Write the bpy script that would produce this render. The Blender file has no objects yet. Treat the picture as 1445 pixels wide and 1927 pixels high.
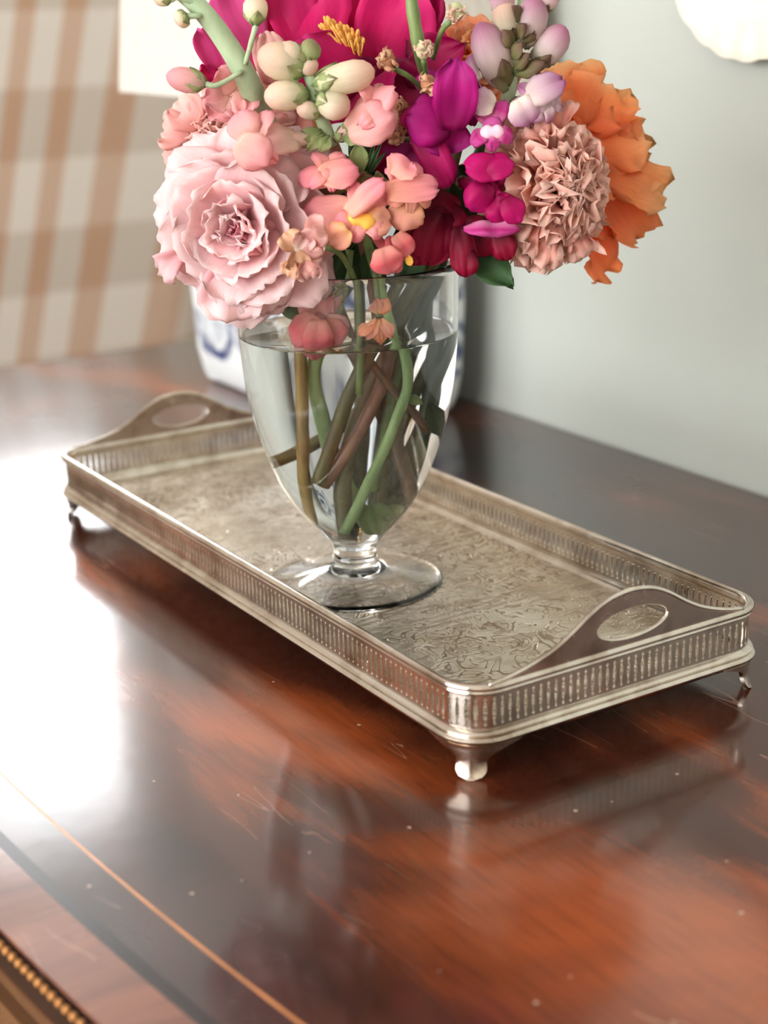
import bpy, bmesh, math, random
import numpy as np
from math import sin, cos, pi, radians, sqrt
from mathutils import Vector, Matrix, Euler, noise

random.seed(7)
scene = bpy.context.scene
C = scene.collection
TZ = 0.80                      # height of the sideboard top above the floor
IW, IH = 1445.0, 1927.0
FPX = 2960.2                   # focal length in photo pixels

# ------------------------------------------------------------------ camera
CAM = Vector((0.77506, -0.46641, 0.34267 + TZ))
CAM_ROT = Euler((1.2558266, 0.02434559, 1.00124656), 'XYZ')
cam_data = bpy.data.cameras.new('camera')
cam = bpy.data.objects.new('camera', cam_data)
C.objects.link(cam)
cam.location = CAM
cam.rotation_euler = CAM_ROT
cam_data.sensor_width = 36.0
cam_data.sensor_fit = 'AUTO'
cam_data.lens = FPX / IH * 36.0
cam_data.clip_start = 0.02
cam_data.dof.use_dof = True
cam_data.dof.focus_distance = 0.81
cam_data.dof.aperture_fstop = 6.2
scene.camera = cam

# ------------------------------------------------------------------ light
scene.view_settings.view_transform = 'Standard'
scene.view_settings.look = 'None'
scene.view_settings.gamma = 1.0
scene.view_settings.use_curve_mapping = False
scene.view_settings.exposure = 1.32

world = bpy.data.worlds.new('sky')
scene.world = world
world.use_nodes = True
bg = world.node_tree.nodes['Background']
bg.inputs['Color'].default_value = (0.955, 0.98, 1.0, 1)
bg.inputs['Strength'].default_value = 5.0

WALL_Y = 0.334
ROOM_X0, ROOM_X1, ROOM_Y0, ROOM_Z = -2.7, 2.6, -3.0, 2.65
BAY_X, BAY_Y = -0.80, 1.9                        # beyond the end of the back wall the room goes deeper
WIN1 = (0.12, 0.98, TZ + 0.45, TZ + 1.74)        # in the left wall: y0 y1 z0 z1
WIN2 = (-1.2, 2.0, 0.60, 2.40)                   # unseen window added behind the viewer for front fill: x0 x1 z0 z1


def portal(name, loc, rot, sx, sy):
    l = bpy.data.lights.new(name, 'AREA')
    l.shape = 'RECTANGLE'
    l.size, l.size_y = sx, sy
    l.cycles.is_portal = True
    o = bpy.data.objects.new(name, l)
    o.location = loc
    o.rotation_euler = rot
    C.objects.link(o)


portal('daylight_window_left', (ROOM_X0 - 0.10, (WIN1[0] + WIN1[1]) / 2, (WIN1[2] + WIN1[3]) / 2), (radians(90), 0, radians(-90)),
       WIN1[1] - WIN1[0], WIN1[3] - WIN1[2])
portal('daylight_window_front', ((WIN2[0] + WIN2[1]) / 2, ROOM_Y0 - 0.10, (WIN2[2] + WIN2[3]) / 2), (radians(90), 0, 0),
       WIN2[1] - WIN2[0], WIN2[3] - WIN2[2])

# ------------------------------------------------------------------ photo pixel -> direction
RM = CAM_ROT.to_matrix()
VC = Vector((0.0337, -0.0204, TZ + 0.0195))      # foot of the vase
HDIR = Vector((VC.x - CAM.x, VC.y - CAM.y, 0)).normalized()   # horizontal view direction
RIGHT = Vector((HDIR.y, -HDIR.x, 0))
UP = Vector((0, 0, 1))
TOCAM = -HDIR
PXM = 0.000297                                   # metres per photo pixel at the vase


def ray(px, py):
    return RM @ Vector(((px - IW / 2) / FPX, -(py - IH / 2) / FPX, -1.0))


def P(px, py, d=0.0):
    """point seen at a photo pixel, d metres in front of the vase axis"""
    r = ray(px, py)
    t = ((VC - CAM).dot(HDIR) - d) / r.dot(HDIR)
    return CAM + r * t


def S(px, py, d=0.0):
    """a point under water: the round vase spreads what is inside it sideways"""
    return P(655 + (px - 655) / 1.22, py, d)


# ------------------------------------------------------------------ materials
def srgb(r, g, b):
    def f(c):
        c /= 255.0
        return c / 12.92 if c <= 0.04045 else ((c + 0.055) / 1.055) ** 2.4
    return (f(r), f(g), f(b), 1.0)


class NT:
    def __init__(self, name):
        self.m = bpy.data.materials.new(name)
        self.m.use_nodes = True
        self.t = self.m.node_tree
        self.n = self.t.nodes
        self.bsdf = self.n['Principled BSDF']
        self.out = self.n['Material Output']

    def node(self, kind, **kw):
        nd = self.n.new(kind)
        for k, v in kw.items():
            setattr(nd, k, v)
        return nd

    def link(self, a, b):
        self.t.links.new(a, b)

    def put(self, sock, v):
        if hasattr(v, 'links') or isinstance(v, bpy.types.NodeSocket):
            self.link(v, sock)
        else:
            sock.default_value = v

    def math(self, op, a, b=0.0, c=None):
        nd = self.node('ShaderNodeMath', operation=op)
        self.put(nd.inputs[0], a)
        self.put(nd.inputs[1], b)
        if c is not None:
            self.put(nd.inputs[2], c)
        return nd.outputs[0]

    def coords(self, kind='Object'):
        return self.node('ShaderNodeTexCoord').outputs[kind]

    def mapping(self, vec, scale=(1, 1, 1), rot=(0, 0, 0), loc=(0, 0, 0)):
        nd = self.node('ShaderNodeMapping')
        self.link(vec, nd.inputs['Vector'])
        nd.inputs['Scale'].default_value = scale
        nd.inputs['Rotation'].default_value = rot
        nd.inputs['Location'].default_value = loc
        return nd.outputs[0]

    def noise(self, vec, scale=5, detail=4, rough=0.5, dist=0.0):
        nd = self.node('ShaderNodeTexNoise')
        self.link(vec, nd.inputs['Vector'])
        nd.inputs['Scale'].default_value = scale
        nd.inputs['Detail'].default_value = detail
        nd.inputs['Roughness'].default_value = rough
        nd.inputs['Distortion'].default_value = dist
        return nd.outputs['Fac']

    def ramp(self, fac, stops, interp='LINEAR'):
        nd = self.node('ShaderNodeValToRGB')
        self.put(nd.inputs[0], fac)
        cr = nd.color_ramp
        cr.interpolation = interp
        while len(cr.elements) < len(stops):
            cr.elements.new(0.5)
        for e, (p, c) in zip(cr.elements, stops):
            e.position = p
            e.color = c if len(c) == 4 else (*c, 1)
        return nd.outputs[0]

    def mix(self, fac, a, b, mode='MIX'):
        nd = self.node('ShaderNodeMix', data_type='RGBA', blend_type=mode)
        self.put(nd.inputs[0], fac)
        self.put(nd.inputs[6], a)
        self.put(nd.inputs[7], b)
        return nd.outputs[2]

    def bump(self, h, strength=0.3, dist=0.001):
        nd = self.node('ShaderNodeBump')
        self.put(nd.inputs['Height'], h)
        nd.inputs['Strength'].default_value = strength
        nd.inputs['Distance'].default_value = dist
        self.link(nd.outputs[0], self.bsdf.inputs['Normal'])
        return nd.outputs[0]

    def set(self, **kw):
        for k, v in kw.items():
            self.put(self.bsdf.inputs[k.replace('_', ' ')], v)
        return self


W4 = (1, 1, 1, 1)
B4 = (0, 0, 0, 1)


def plain(name, col, rough=0.5, var=0.0, scale=40, **kw):
    t = NT(name)
    if var:
        f = t.noise(t.coords(), scale, 4)
        lo = tuple(c * (1 - var) for c in col[:3]) + (1,)
        hi = tuple(min(1, c * (1 + var)) for c in col[:3]) + (1,)
        t.set(Base_Color=t.ramp(f, [(0.3, lo), (0.7, hi)]))
    else:
        t.set(Base_Color=col)
    t.set(Roughness=rough, **kw)
    return t.m


def petal_mat(name, base, edge, transl=0.35, tip=None, vein=0.12, mid=0.55):
    """thin petal: own colour runs from the base to the edge, light passes partly through"""
    t = NT(name)
    uv = t.node('ShaderNodeUVMap').outputs[0]
    sep = t.node('ShaderNodeSeparateXYZ')
    t.link(uv, sep.inputs[0])
    stops = [(0.05, base), (mid, edge)] + ([(0.97, tip)] if tip else [])
    col = t.ramp(sep.outputs[1], stops)
    streak = t.noise(t.mapping(uv, scale=(26, 2.5, 1)), 1.0, 3)
    blotch = t.noise(t.coords(), 60, 3)
    f = t.math('MULTIPLY_ADD', t.math('ADD', streak, blotch), vein * 2, 1 - vein * 2)
    info = t.node('ShaderNodeObjectInfo').outputs['Random']
    f = t.math('MULTIPLY', f, t.math('MULTIPLY_ADD', info, 0.16, 0.92))
    cmb = t.node('ShaderNodeCombineColor')
    for i in range(3):
        t.link(f, cmb.inputs[i])
    col = t.mix(1.0, col, cmb.outputs[0], 'MULTIPLY')
    t.set(Base_Color=col, Roughness=0.55)
    t.bsdf.inputs['Specular IOR Level'].default_value = 0.25
    h = t.noise(t.mapping(uv, scale=(40, 5, 1)), 1.0, 3)
    t.bump(h, 0.25, 0.0006)
    tr = t.node('ShaderNodeBsdfTranslucent')
    t.link(col, tr.inputs['Color'])
    ms = t.node('ShaderNodeMixShader')
    ms.inputs[0].default_value = transl
    t.link(t.bsdf.outputs[0], ms.inputs[1])
    t.link(tr.outputs[0], ms.inputs[2])
    t.link(ms.outputs[0], t.out.inputs[0])
    return t.m


def stem_mat(name, a, b, scale=120):
    t = NT(name)
    v = t.coords()
    f = t.noise(t.mapping(v, scale=(1, 1, 0.25)), scale, 4, 0.6)
    t.set(Base_Color=t.ramp(f, [(0.32, a), (0.68, b)]), Roughness=0.5)
    t.bump(f, 0.3, 0.0006)
    return t.m


M = {}


def wood_mat(name, dark, mid, light, figure=7.0, rough=0.2, along='x', coat=1.0, heart=0.0):
    t = NT(name)
    v = t.coords()
    sc = (0.55, 1.5, 1.0) if along == 'x' else (1.5, 0.55, 1.0)
    m = t.mapping(v, scale=sc, rot=(0, 0, radians(34)))
    flame = t.noise(m, figure, 3, 0.5, 0.9)
    cloud = t.noise(t.mapping(v, loc=(0.35, 0.1, 0)), 3.0, 2, 0.5, 0.5)
    grain = t.noise(t.mapping(v, scale=(18, 190, 40) if along == 'x' else (190, 18, 40), rot=(0, 0, radians(22))), 1.6, 4, 0.6)
    f = t.math('ADD', t.math('MULTIPLY', flame, 0.60), t.math('MULTIPLY', cloud, 0.40))
    f = t.math('ADD', f, t.math('MULTIPLY', t.math('SUBTRACT', grain, 0.5), 0.06))
    if heart:                                     # lit near end of the top, painted paler into the wood colour
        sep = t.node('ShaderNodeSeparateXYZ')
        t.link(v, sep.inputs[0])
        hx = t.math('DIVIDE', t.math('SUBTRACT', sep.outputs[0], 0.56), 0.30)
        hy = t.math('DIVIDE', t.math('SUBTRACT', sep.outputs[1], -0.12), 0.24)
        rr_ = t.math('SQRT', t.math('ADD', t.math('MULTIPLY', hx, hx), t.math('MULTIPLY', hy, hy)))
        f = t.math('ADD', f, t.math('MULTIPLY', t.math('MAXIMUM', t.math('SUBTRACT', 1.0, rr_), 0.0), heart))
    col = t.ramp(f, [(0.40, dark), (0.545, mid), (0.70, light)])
    pores = t.ramp(grain, [(0.28, (0.62, 0.62, 0.62, 1)), (0.42, W4)])
    col = t.mix(0.35, col, pores, 'MULTIPLY')
    # small pale knocks and dust in the polish
    vor = t.node('ShaderNodeTexVoronoi', voronoi_dimensions='2D')
    t.link(v, vor.inputs['Vector'])
    vor.inputs['Scale'].default_value = 30
    pick = t.node('ShaderNodeSeparateColor')
    t.link(vor.outputs['Color'], pick.inputs[0])
    speck = t.math('MULTIPLY', t.math('LESS_THAN', vor.outputs['Distance'], t.math('MULTIPLY', pick.outputs[1], 0.03)), t.math('GREATER_THAN', pick.outputs[0], 0.68))
    col = t.mix(t.math('MULTIPLY', speck, 0.65), col, srgb(205, 180, 160))
    # scratches: long thin lines where two stretched noises cross a level
    s1 = t.noise(t.mapping(v, scale=(5, 42, 5), rot=(0, 0, radians(-28))), 1.0, 2, 0.4, 0.6)
    s2 = t.noise(v, 11, 2)
    ln = t.math('LESS_THAN', t.math('ABSOLUTE', t.math('SUBTRACT', s1, 0.5)), 0.0035)
    scr = t.math('MULTIPLY', ln, t.math('GREATER_THAN', s2, 0.60))
    col = t.mix(t.math('MULTIPLY', scr, 0.30), col, srgb(190, 150, 125))
    rg = t.math('MULTIPLY_ADD', t.noise(v, 9, 4, 0.6), 0.12, rough)
    t.set(Base_Color=col, Roughness=rg)
    t.bsdf.inputs['Specular IOR Level'].default_value = 0.2
    t.bsdf.inputs['Coat Weight'].default_value = coat
    cr = t.math('MULTIPLY_ADD', t.noise(v, 5, 4, 0.6), 0.18, 0.02)
    t.put(t.bsdf.inputs['Coat Roughness'], cr)
    hh = t.math('ADD', t.math('MULTIPLY', t.noise(v, 24, 3), 0.9), t.math('ADD', t.math('MULTIPLY', speck, 0.5), t.math('MULTIPLY', scr, -0.4)))
    b = t.bump(hh, 0.10, 0.0011)
    t.link(b, t.bsdf.inputs['Coat Normal'])
    return t.m


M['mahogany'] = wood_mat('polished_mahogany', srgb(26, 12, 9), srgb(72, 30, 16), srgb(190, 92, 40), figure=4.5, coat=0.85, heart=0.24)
M['crossband'] = wood_mat('crossband_mahogany', srgb(96, 50, 32), srgb(134, 76, 50), srgb(160, 100, 68), figure=14, along='y')
M['body_wood'] = wood_mat('body_mahogany', srgb(84, 56, 38), srgb(112, 78, 52), srgb(132, 96, 66), figure=5, coat=0.4)
M['ebony'] = plain('ebony_line', srgb(34, 24, 22), 0.25, 0.3)
M['satinwood'] = plain('satinwood_string', srgb(196, 128, 76), 0.25, 0.2)
M['bead'] = plain('gilt_bead', srgb(190, 128, 66), 0.3, 0.3, 300)


def silver_mat(name, col, rough, tarnish, engraved=False):
    t = NT(name)
    v = t.coords()
    f = t.noise(v, 55, 6, 0.65, 0.5)
    g = t.noise(v, 14, 4, 0.55)
    fg = t.math('ADD', t.math('MULTIPLY', f, 0.5), t.math('MULTIPLY', g, 0.5))
    c = t.ramp(fg, [(0.36, tarnish), (0.56, col)])
    r = t.math('MULTIPLY_ADD', f, 0.25, rough)
    if engraved:
        # scrolling foliage: level lines of a strongly swirled noise, dark with old polish
        sw = t.noise(v, 34, 1.5, 0.5, 2.8)
        band = t.math('PINGPONG', t.math('MULTIPLY', sw, 6.0), 0.5)
        line = t.ramp(band, [(0.0, W4), (0.10, W4), (0.17, B4)])
        hat = t.noise(t.mapping(v, scale=(240, 40, 1), rot=(0, 0, 0.9)), 1.0, 2)
        leaf = t.ramp(t.noise(v, 30, 3, 0.5, 1.4), [(0.47, B4), (0.53, W4)])
        ht = t.math('MULTIPLY', t.ramp(hat, [(0.47, B4), (0.52, W4)]), leaf)
        mask = t.ramp(t.noise(v, 13, 2, 0.5), [(0.36, (0.25, 0.25, 0.25, 1)), (0.52, W4)])
        e = t.math('MULTIPLY', t.math('MAXIMUM', line, t.math('MULTIPLY', ht, 0.6)), mask)
        c = t.mix(t.math('MULTIPLY', e, 0.75), c, srgb(128, 102, 74))
        r = t.math('MULTIPLY_ADD', e, 0.2, r)
        t.bump(t.math('SUBTRACT', 1.0, e), 0.8, 0.0009)
    t.set(Base_Color=c, Roughness=r, Metallic=1.0)
    return t.m


M['silver'] = silver_mat('silver_plate', srgb(224, 214, 202), 0.05, srgb(172, 154, 136))
M['silver_floor'] = silver_mat('engraved_silver_plate', srgb(234, 224, 208), 0.16, srgb(196, 180, 156), True)
M['silver_handle'] = silver_mat('worn_silver_handle', srgb(196, 178, 168), 0.12, srgb(150, 126, 114))

t = NT('vase_glass')
t.set(Base_Color=W4, Roughness=0.0, IOR=1.46, Transmission_Weight=1.0)
M['glass'] = t.m
t = NT('vase_water')
t.set(Base_Color=(0.97, 0.985, 0.965, 1), Roughness=0.0, IOR=1.333, Transmission_Weight=1.0)
M['water'] = t.m

t = NT('wall_paint')
v = t.coords()
f = t.noise(v, 3, 4)
t.set(Base_Color=t.ramp(f, [(0.3, srgb(178, 181, 172)), (0.7, srgb(185, 188, 179))]), Roughness=0.8)
t.bump(t.noise(v, 260, 3), 0.1, 0.0005)
M['wall'] = t.m
M['white_wall'] = plain('cream_wall_paint', srgb(214, 206, 194), 0.85, 0.02)
M['ceiling'] = plain('ceiling_white', srgb(232, 230, 226), 0.9)
M['white_paint'] = plain('white_gloss_paint', srgb(232, 232, 228), 0.35)
M['floor'] = wood_mat('oak_floor', srgb(96, 68, 44), srgb(130, 94, 62), srgb(152, 114, 78), rough=0.35, coat=0.2)

t = NT('window_pane')
tb = t.node('ShaderNodeBsdfTransparent')
gl = t.node('ShaderNodeBsdfGlossy')
gl.inputs['Roughness'].default_value = 0.02
ms = t.node('ShaderNodeMixShader')
ms.inputs[0].default_value = 0.06
t.link(tb.outputs[0], ms.inputs[1])
t.link(gl.outputs[0], ms.inputs[2])
t.link(ms.outputs[0], t.out.inputs[0])
M['pane'] = t.m


# ------------------------------------------------------------------ object helpers
def link_mesh(name, verts, faces, mat, parent=None, smooth=True, uvs=None, origin=None):
    """one mesh object from world-space vertices"""
    o0 = Vector(origin) if origin is not None else (Vector(parent['_o']) if parent and '_o' in parent else Vector((0, 0, 0)))
    me = bpy.data.meshes.new(name)
    me.from_pydata([tuple(Vector(v) - o0) for v in verts], [], faces)
    if uvs:
        ul = me.uv_layers.new(name='UVMap')
        for lp in me.loops:
            ul.data[lp.index].uv = uvs[lp.vertex_index]
    if smooth:
        me.polygons.foreach_set('use_smooth', [True] * len(me.polygons))
    me.materials.append(mat)
    me.update()
    o = bpy.data.objects.new(name, me)
    C.objects.link(o)
    if parent:
        o.parent = parent
        if origin is not None:
            o.location = o0 - Vector(parent.get('_o', (0, 0, 0)))
        o['_o'] = tuple(o0)
    else:
        o.location = o0
        o['_o'] = tuple(o0)
    return o


def thing(name, label, cat, loc, group=None):
    o = bpy.data.objects.new(name, None)
    o.empty_display_size = 0.02
    C.objects.link(o)
    o.location = loc
    o['_o'] = tuple(loc)
    o['label'] = label
    o['category'] = cat
    if group:
        o['group'] = group
    return o


def tag(o, label, cat, group=None):
    o['label'] = label
    o['category'] = cat
    if group:
        o['group'] = group
    return o


def structure(o):
    o['kind'] = 'structure'
    return o


class MB:
    """collects vertices and faces in world space"""
    def __init__(self):
        self.v, self.f = [], []

    def add(self, vs, fs):
        n = len(self.v)
        self.v += [Vector(x) for x in vs]
        self.f += [tuple(i + n for i in f) for f in fs]

    def box(self, a, b):
        x0, y0, z0 = a
        x1, y1, z1 = b
        self.add([(x0, y0, z0), (x1, y0, z0), (x1, y1, z0), (x0, y1, z0), (x0, y0, z1), (x1, y0, z1), (x1, y1, z1), (x0, y1, z1)],
                 [(0, 3, 2, 1), (4, 5, 6, 7), (0, 1, 5, 4), (1, 2, 6, 5), (2, 3, 7, 6), (3, 0, 4, 7)])
        return self

    def tube(self, pts, radii, n=8, cap=True):
        pts = [Vector(p) for p in pts]
        rings = []
        prev = None
        for i, p in enumerate(pts):
            d = (pts[min(i + 1, len(pts) - 1)] - pts[max(i - 1, 0)]).normalized()
            if prev is None:
                a = d.orthogonal().normalized()
            else:
                a = (prev - d * prev.dot(d)).normalized()
            prev = a
            b = d.cross(a)
            r = radii[i] if hasattr(radii, '__len__') else radii
            rings.append([p + (a * cos(2 * pi * k / n) + b * sin(2 * pi * k / n)) * r for k in range(n)])
        vs = [q for rg in rings for q in rg]
        fs = []
        for i in range(len(rings) - 1):
            for k in range(n):
                k2 = (k + 1) % n
                fs.append((i * n + k, i * n + k2, (i + 1) * n + k2, (i + 1) * n + k))
        if cap:
            fs.append(tuple(reversed(range(n))))
            fs.append(tuple((len(rings) - 1) * n + k for k in range(n)))
        self.add(vs, fs)
        return self

    def lathe(self, prof, centre, n=48, axis=None):
        """closed profile (r,z) around a vertical axis"""
        c = Vector(centre)
        m = len(prof)
        vs, fs = [], []
        for i in range(n):
            a = 2 * pi * i / n
            for (r, z) in prof:
                vs.append(c + Vector((r * cos(a), r * sin(a), z)))
        for i in range(n):
            j = (i + 1) % n
            for k in range(m - 1):
                fs.append((i * m + k, j * m + k, j * m + k + 1, i * m + k + 1))
        self.add(vs, fs)
        return self

    def ellipsoid(self, c, ax, nu=10, nv=7):
        """ax: three axis vectors"""
        vs, fs = [], []
        for j in range(nv + 1):
            th = pi * j / nv
            for i in range(nu):
                ph = 2 * pi * i / nu
                vs.append(Vector(c) + ax[0] * (sin(th) * cos(ph)) + ax[1] * (sin(th) * sin(ph)) + ax[2] * cos(th))
        for j in range(nv):
            for i in range(nu):
                k = (i + 1) % nu
                fs.append((j * nu + i, (j + 1) * nu + i, (j + 1) * nu + k, j * nu + k))
        self.add(vs, fs)
        return self

    def build(self, name, mat, parent=None, smooth=True, origin=None, merge=False):
        o = link_mesh(name, self.v, self.f, mat, parent, smooth, None, origin)
        if merge or not smooth:
            bm = bmesh.new()
            bm.from_mesh(o.data)
            bmesh.ops.remove_doubles(bm, verts=bm.verts, dist=1e-6)
            bmesh.ops.recalc_face_normals(bm, faces=bm.faces)
            bm.to_mesh(o.data)
            bm.free()
        return o


def bevel(o, w, seg=2, angle=40):
    m = o.modifiers.new('bevel', 'BEVEL')
    m.width = w
    m.segments = seg
    m.limit_method = 'ANGLE'
    m.angle_limit = radians(angle)
    return o


def smooth_path(pts, n=6):
    """Catmull-Rom through the points"""
    pts = [Vector(p) for p in pts]
    q = [pts[0] * 2 - pts[1]] + pts + [pts[-1] * 2 - pts[-2]]
    out = []
    for i in range(1, len(q) - 2):
        p0, p1, p2, p3 = q[i - 1:i + 3]
        for k in range(n):
            s = k / n
            out.append(0.5 * ((2 * p1) + (p2 - p0) * s + (2 * p0 - 5 * p1 + 4 * p2 - p3) * s * s + (3 * p1 - p0 - 3 * p2 + p3) * s ** 3))
    out.append(pts[-1])
    return out


# ================================================================== THE ROOM
def wall_with_hole(name, mat, axis, pos, thick, a0, a1, z0, z1, hole):
    """axis 'x': the wall runs along x at y=pos; thickness away from the room"""
    h0, h1, hz0, hz1 = hole
    m = MB()
    for (p0, p1, q0, q1) in ((a0, h0, z0, z1), (h1, a1, z0, z1), (h0, h1, z0, hz0), (h0, h1, hz1, z1)):
        if axis == 'x':
            m.box((p0, min(pos, pos + thick), q0), (p1, max(pos, pos + thick), q1))
        else:
            m.box((min(pos, pos + thick), p0, q0), (max(pos, pos + thick), p1, q1))
    return structure(m.build(name, mat, None, False))


structure(MB().box((ROOM_X0, ROOM_Y0, -0.05), (ROOM_X1, BAY_Y, 0.0)).build('floor', M['floor'], None, False))
structure(MB().box((ROOM_X0, ROOM_Y0, ROOM_Z), (ROOM_X1, BAY_Y, ROOM_Z + 0.05)).build('ceiling', M['ceiling'], None, False))
structure(MB().box((BAY_X, WALL_Y, 0), (ROOM_X1 + 0.12, WALL_Y + 0.14, ROOM_Z)).build('wall_back', M['wall'], None, False))
structure(MB().box((ROOM_X0 - 0.12, BAY_Y, 0), (BAY_X + 0.14, BAY_Y + 0.12, ROOM_Z)).build('wall_bay', M['white_wall'], None, False))
structure(MB().box((BAY_X, WALL_Y + 0.14, 0), (BAY_X + 0.14, BAY_Y, ROOM_Z)).build('wall_bay_side', M['white_wall'], None, False))
wall_with_hole('wall_front', M['white_wall'], 'x', ROOM_Y0, -0.12, ROOM_X0 - 0.12, ROOM_X1 + 0.12, 0, ROOM_Z, WIN2)
wall_with_hole('wall_left', M['white_wall'], 'y', ROOM_X0, -0.12, ROOM_Y0, BAY_Y, 0, ROOM_Z, WIN1)
structure(MB().box((ROOM_X1, ROOM_Y0, 0), (ROOM_X1 + 0.12, WALL_Y, ROOM_Z)).build('wall_right', M['white_wall'], None, False))
structure(MB().box((BAY_X, WALL_Y - 0.018, 0), (ROOM_X1, WALL_Y, 0.14)).build('baseboard_back', M['white_paint'], None, False))


def window(name, axis, pos, thick, hole, nx, nz):
    h0, h1, z0, z1 = hole
    mid = pos + thick * 0.5

    def bx(m, p0, p1, q0, q1, w):
        if axis == 'x':
            m.box((p0, mid - w, q0), (p1, mid + w, q1))
        else:
            m.box((mid - w, p0, q0), (mid + w, p1, q1))
    fw = 0.05
    m = MB()
    bx(m, h0, h1, z0, z0 + fw, 0.03)
    bx(m, h0, h1, z1 - fw, z1, 0.03)
    bx(m, h0, h0 + fw, z0 + fw, z1 - fw, 0.03)
    bx(m, h1 - fw, h1, z0 + fw, z1 - fw, 0.03)
    root = structure(m.build(name, M['white_paint'], None, False))
    xs = [h0 + fw + (h1 - h0 - 2 * fw) * i / nx for i in range(nx + 1)]
    zs = [z0 + fw + (z1 - z0 - 2 * fw) * i / nz for i in range(nz + 1)]
    for x in xs[1:-1]:
        m = MB()
        bx(m, x - 0.011, x + 0.011, z0 + fw, z1 - fw, 0.018)
        m.build('glazing_bar', M['white_paint'], root, False)
    for z in zs[1:-1]:
        m = MB()
        bx(m, h0 + fw, h1 - fw, z - 0.011, z + 0.011, 0.017)
        m.build('glazing_bar', M['white_paint'], root, False)
    for i in range(nx):
        for j in range(nz):
            m = MB()
            bx(m, xs[i] + 0.012 * (i > 0), xs[i + 1] - 0.012 * (i < nx - 1), zs[j] + 0.012 * (j > 0), zs[j + 1] - 0.012 * (j < nz - 1), 0.002)
            m.build('pane', M['pane'], root, False)
    m = MB()
    s = -0.05 if thick > 0 else 0.05
    if axis == 'x':
        m.box((h0 - 0.05, min(pos, pos + s), z0 - 0.03), (h1 + 0.05, max(pos, pos + s), z0))
    else:
        m.box((min(pos, pos + s), h0 - 0.05, z0 - 0.03), (max(pos, pos + s), h1 + 0.05, z0))
    m.build('window_sill', M['white_paint'], root, False)
    return root


window('window_1', 'y', ROOM_X0, -0.12, WIN1, 2, 3)
window('window_2', 'x', ROOM_Y0, -0.12, WIN2, 4, 2)  # out of view, added to brighten the sides facing the viewer

# ================================================================== SIDEBOARD (bow front)
TX0, TX1 = -0.742, 0.80


def front_y(x):
    return -0.322 + 0.19 * x * x


NX = 48
xs = [TX0 + (TX1 - TX0) * i / NX for i in range(NX + 1)]
BACK_Y = WALL_Y - 0.004
sb = thing('sideboard', 'polished bow-fronted mahogany sideboard with dark and pale inlaid lines', 'sideboard', (0, 0, 0))


def strip(name, off0, off1, z0, z1, mat, parent, x0=TX0, x1=TX1):
    """a curved strip of the top between two distances from the front edge"""
    m = MB()
    for i in range(NX):
        a, b = x0 + (x1 - x0) * i / NX, x0 + (x1 - x0) * (i + 1) / NX
        ya0 = front_y(a) + off0
        yb0 = front_y(b) + off0
        ya1 = BACK_Y if off1 is None else front_y(a) + off1
        yb1 = BACK_Y if off1 is None else front_y(b) + off1
        m.add([(a, ya0, z0), (b, yb0, z0), (b, yb1, z0), (a, ya1, z0), (a, ya0, z1), (b, yb0, z1), (b, yb1, z1), (a, ya1, z1)],
              [(0, 3, 2, 1), (4, 5, 6, 7), (0, 1, 5, 4), (2, 3, 7, 6)] + ([(3, 0, 4, 7)] if i == 0 else []) + ([(1, 2, 6, 5)] if i == NX - 1 else []))
    return m.build(name, mat, parent, False)


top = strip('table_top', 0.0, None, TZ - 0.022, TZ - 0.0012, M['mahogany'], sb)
strip('crossband_veneer', 0.0, 0.0262, TZ - 0.0012, TZ, M['crossband'], top)
strip('ebony_inlay', 0.0262, 0.0322, TZ - 0.0012, TZ, M['ebony'], top)
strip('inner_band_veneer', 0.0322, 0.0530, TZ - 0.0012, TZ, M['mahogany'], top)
strip('satinwood_stringing', 0.0530, 0.0546, TZ - 0.0012, TZ, M['satinwood'], top)
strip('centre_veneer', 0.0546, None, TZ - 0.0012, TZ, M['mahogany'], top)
# beaded edge along the front
strip('edge_moulding', -0.0035, 0.0, TZ - 0.014, TZ - 0.0035, M['ebony'], sb)
bead_me = None
x = TX0 + 0.02
while x < TX1 - 0.02:
    if bead_me is None:
        b = MB().ellipsoid((0, 0, 0), (Vector((0.0017, 0, 0)), Vector((0, 0.0015, 0)), Vector((0, 0, 0.0017))), 8, 6).build('bead', M['bead'], sb)
        bead_me = b.data
    else:
        b = bpy.data.objects.new('bead', bead_me)
        C.objects.link(b)
        b.parent = sb
    b.location = (x, front_y(x) - 0.0032, TZ - 0.0028)
    x += 0.0054
# carcase below the top
m = MB()
for i in range(NX):
    a, b = xs[i] * 0.975, xs[i + 1] * 0.975
    m.add([(a, front_y(a) + 0.012, 0.30), (b, front_y(b) + 0.012, 0.30), (b, BACK_Y, 0.30), (a, BACK_Y, 0.30),
           (a, front_y(a) + 0.012, TZ - 0.022), (b, front_y(b) + 0.012, TZ - 0.022), (b, BACK_Y, TZ - 0.022), (a, BACK_Y, TZ - 0.022)],
          [(0, 3, 2, 1), (4, 5, 6, 7), (0, 1, 5, 4), (2, 3, 7, 6)] + ([(3, 0, 4, 7)] if i == 0 else []) + ([(1, 2, 6, 5)] if i == NX - 1 else []))
m.build('carcase', M['body_wood'], sb, False)
for lx in (-0.66, -0.24, 0.24, 0.72):
    for ly in (front_y(lx) + 0.05, BACK_Y - 0.05):
        MB().tube([(lx, ly, 0.0), (lx, ly, 0.03), (lx, ly, 0.28), (lx, ly, 0.302)], [0.014, 0.02, 0.03, 0.032], 4).build('leg', M['body_wood'], sb, False)
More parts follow.
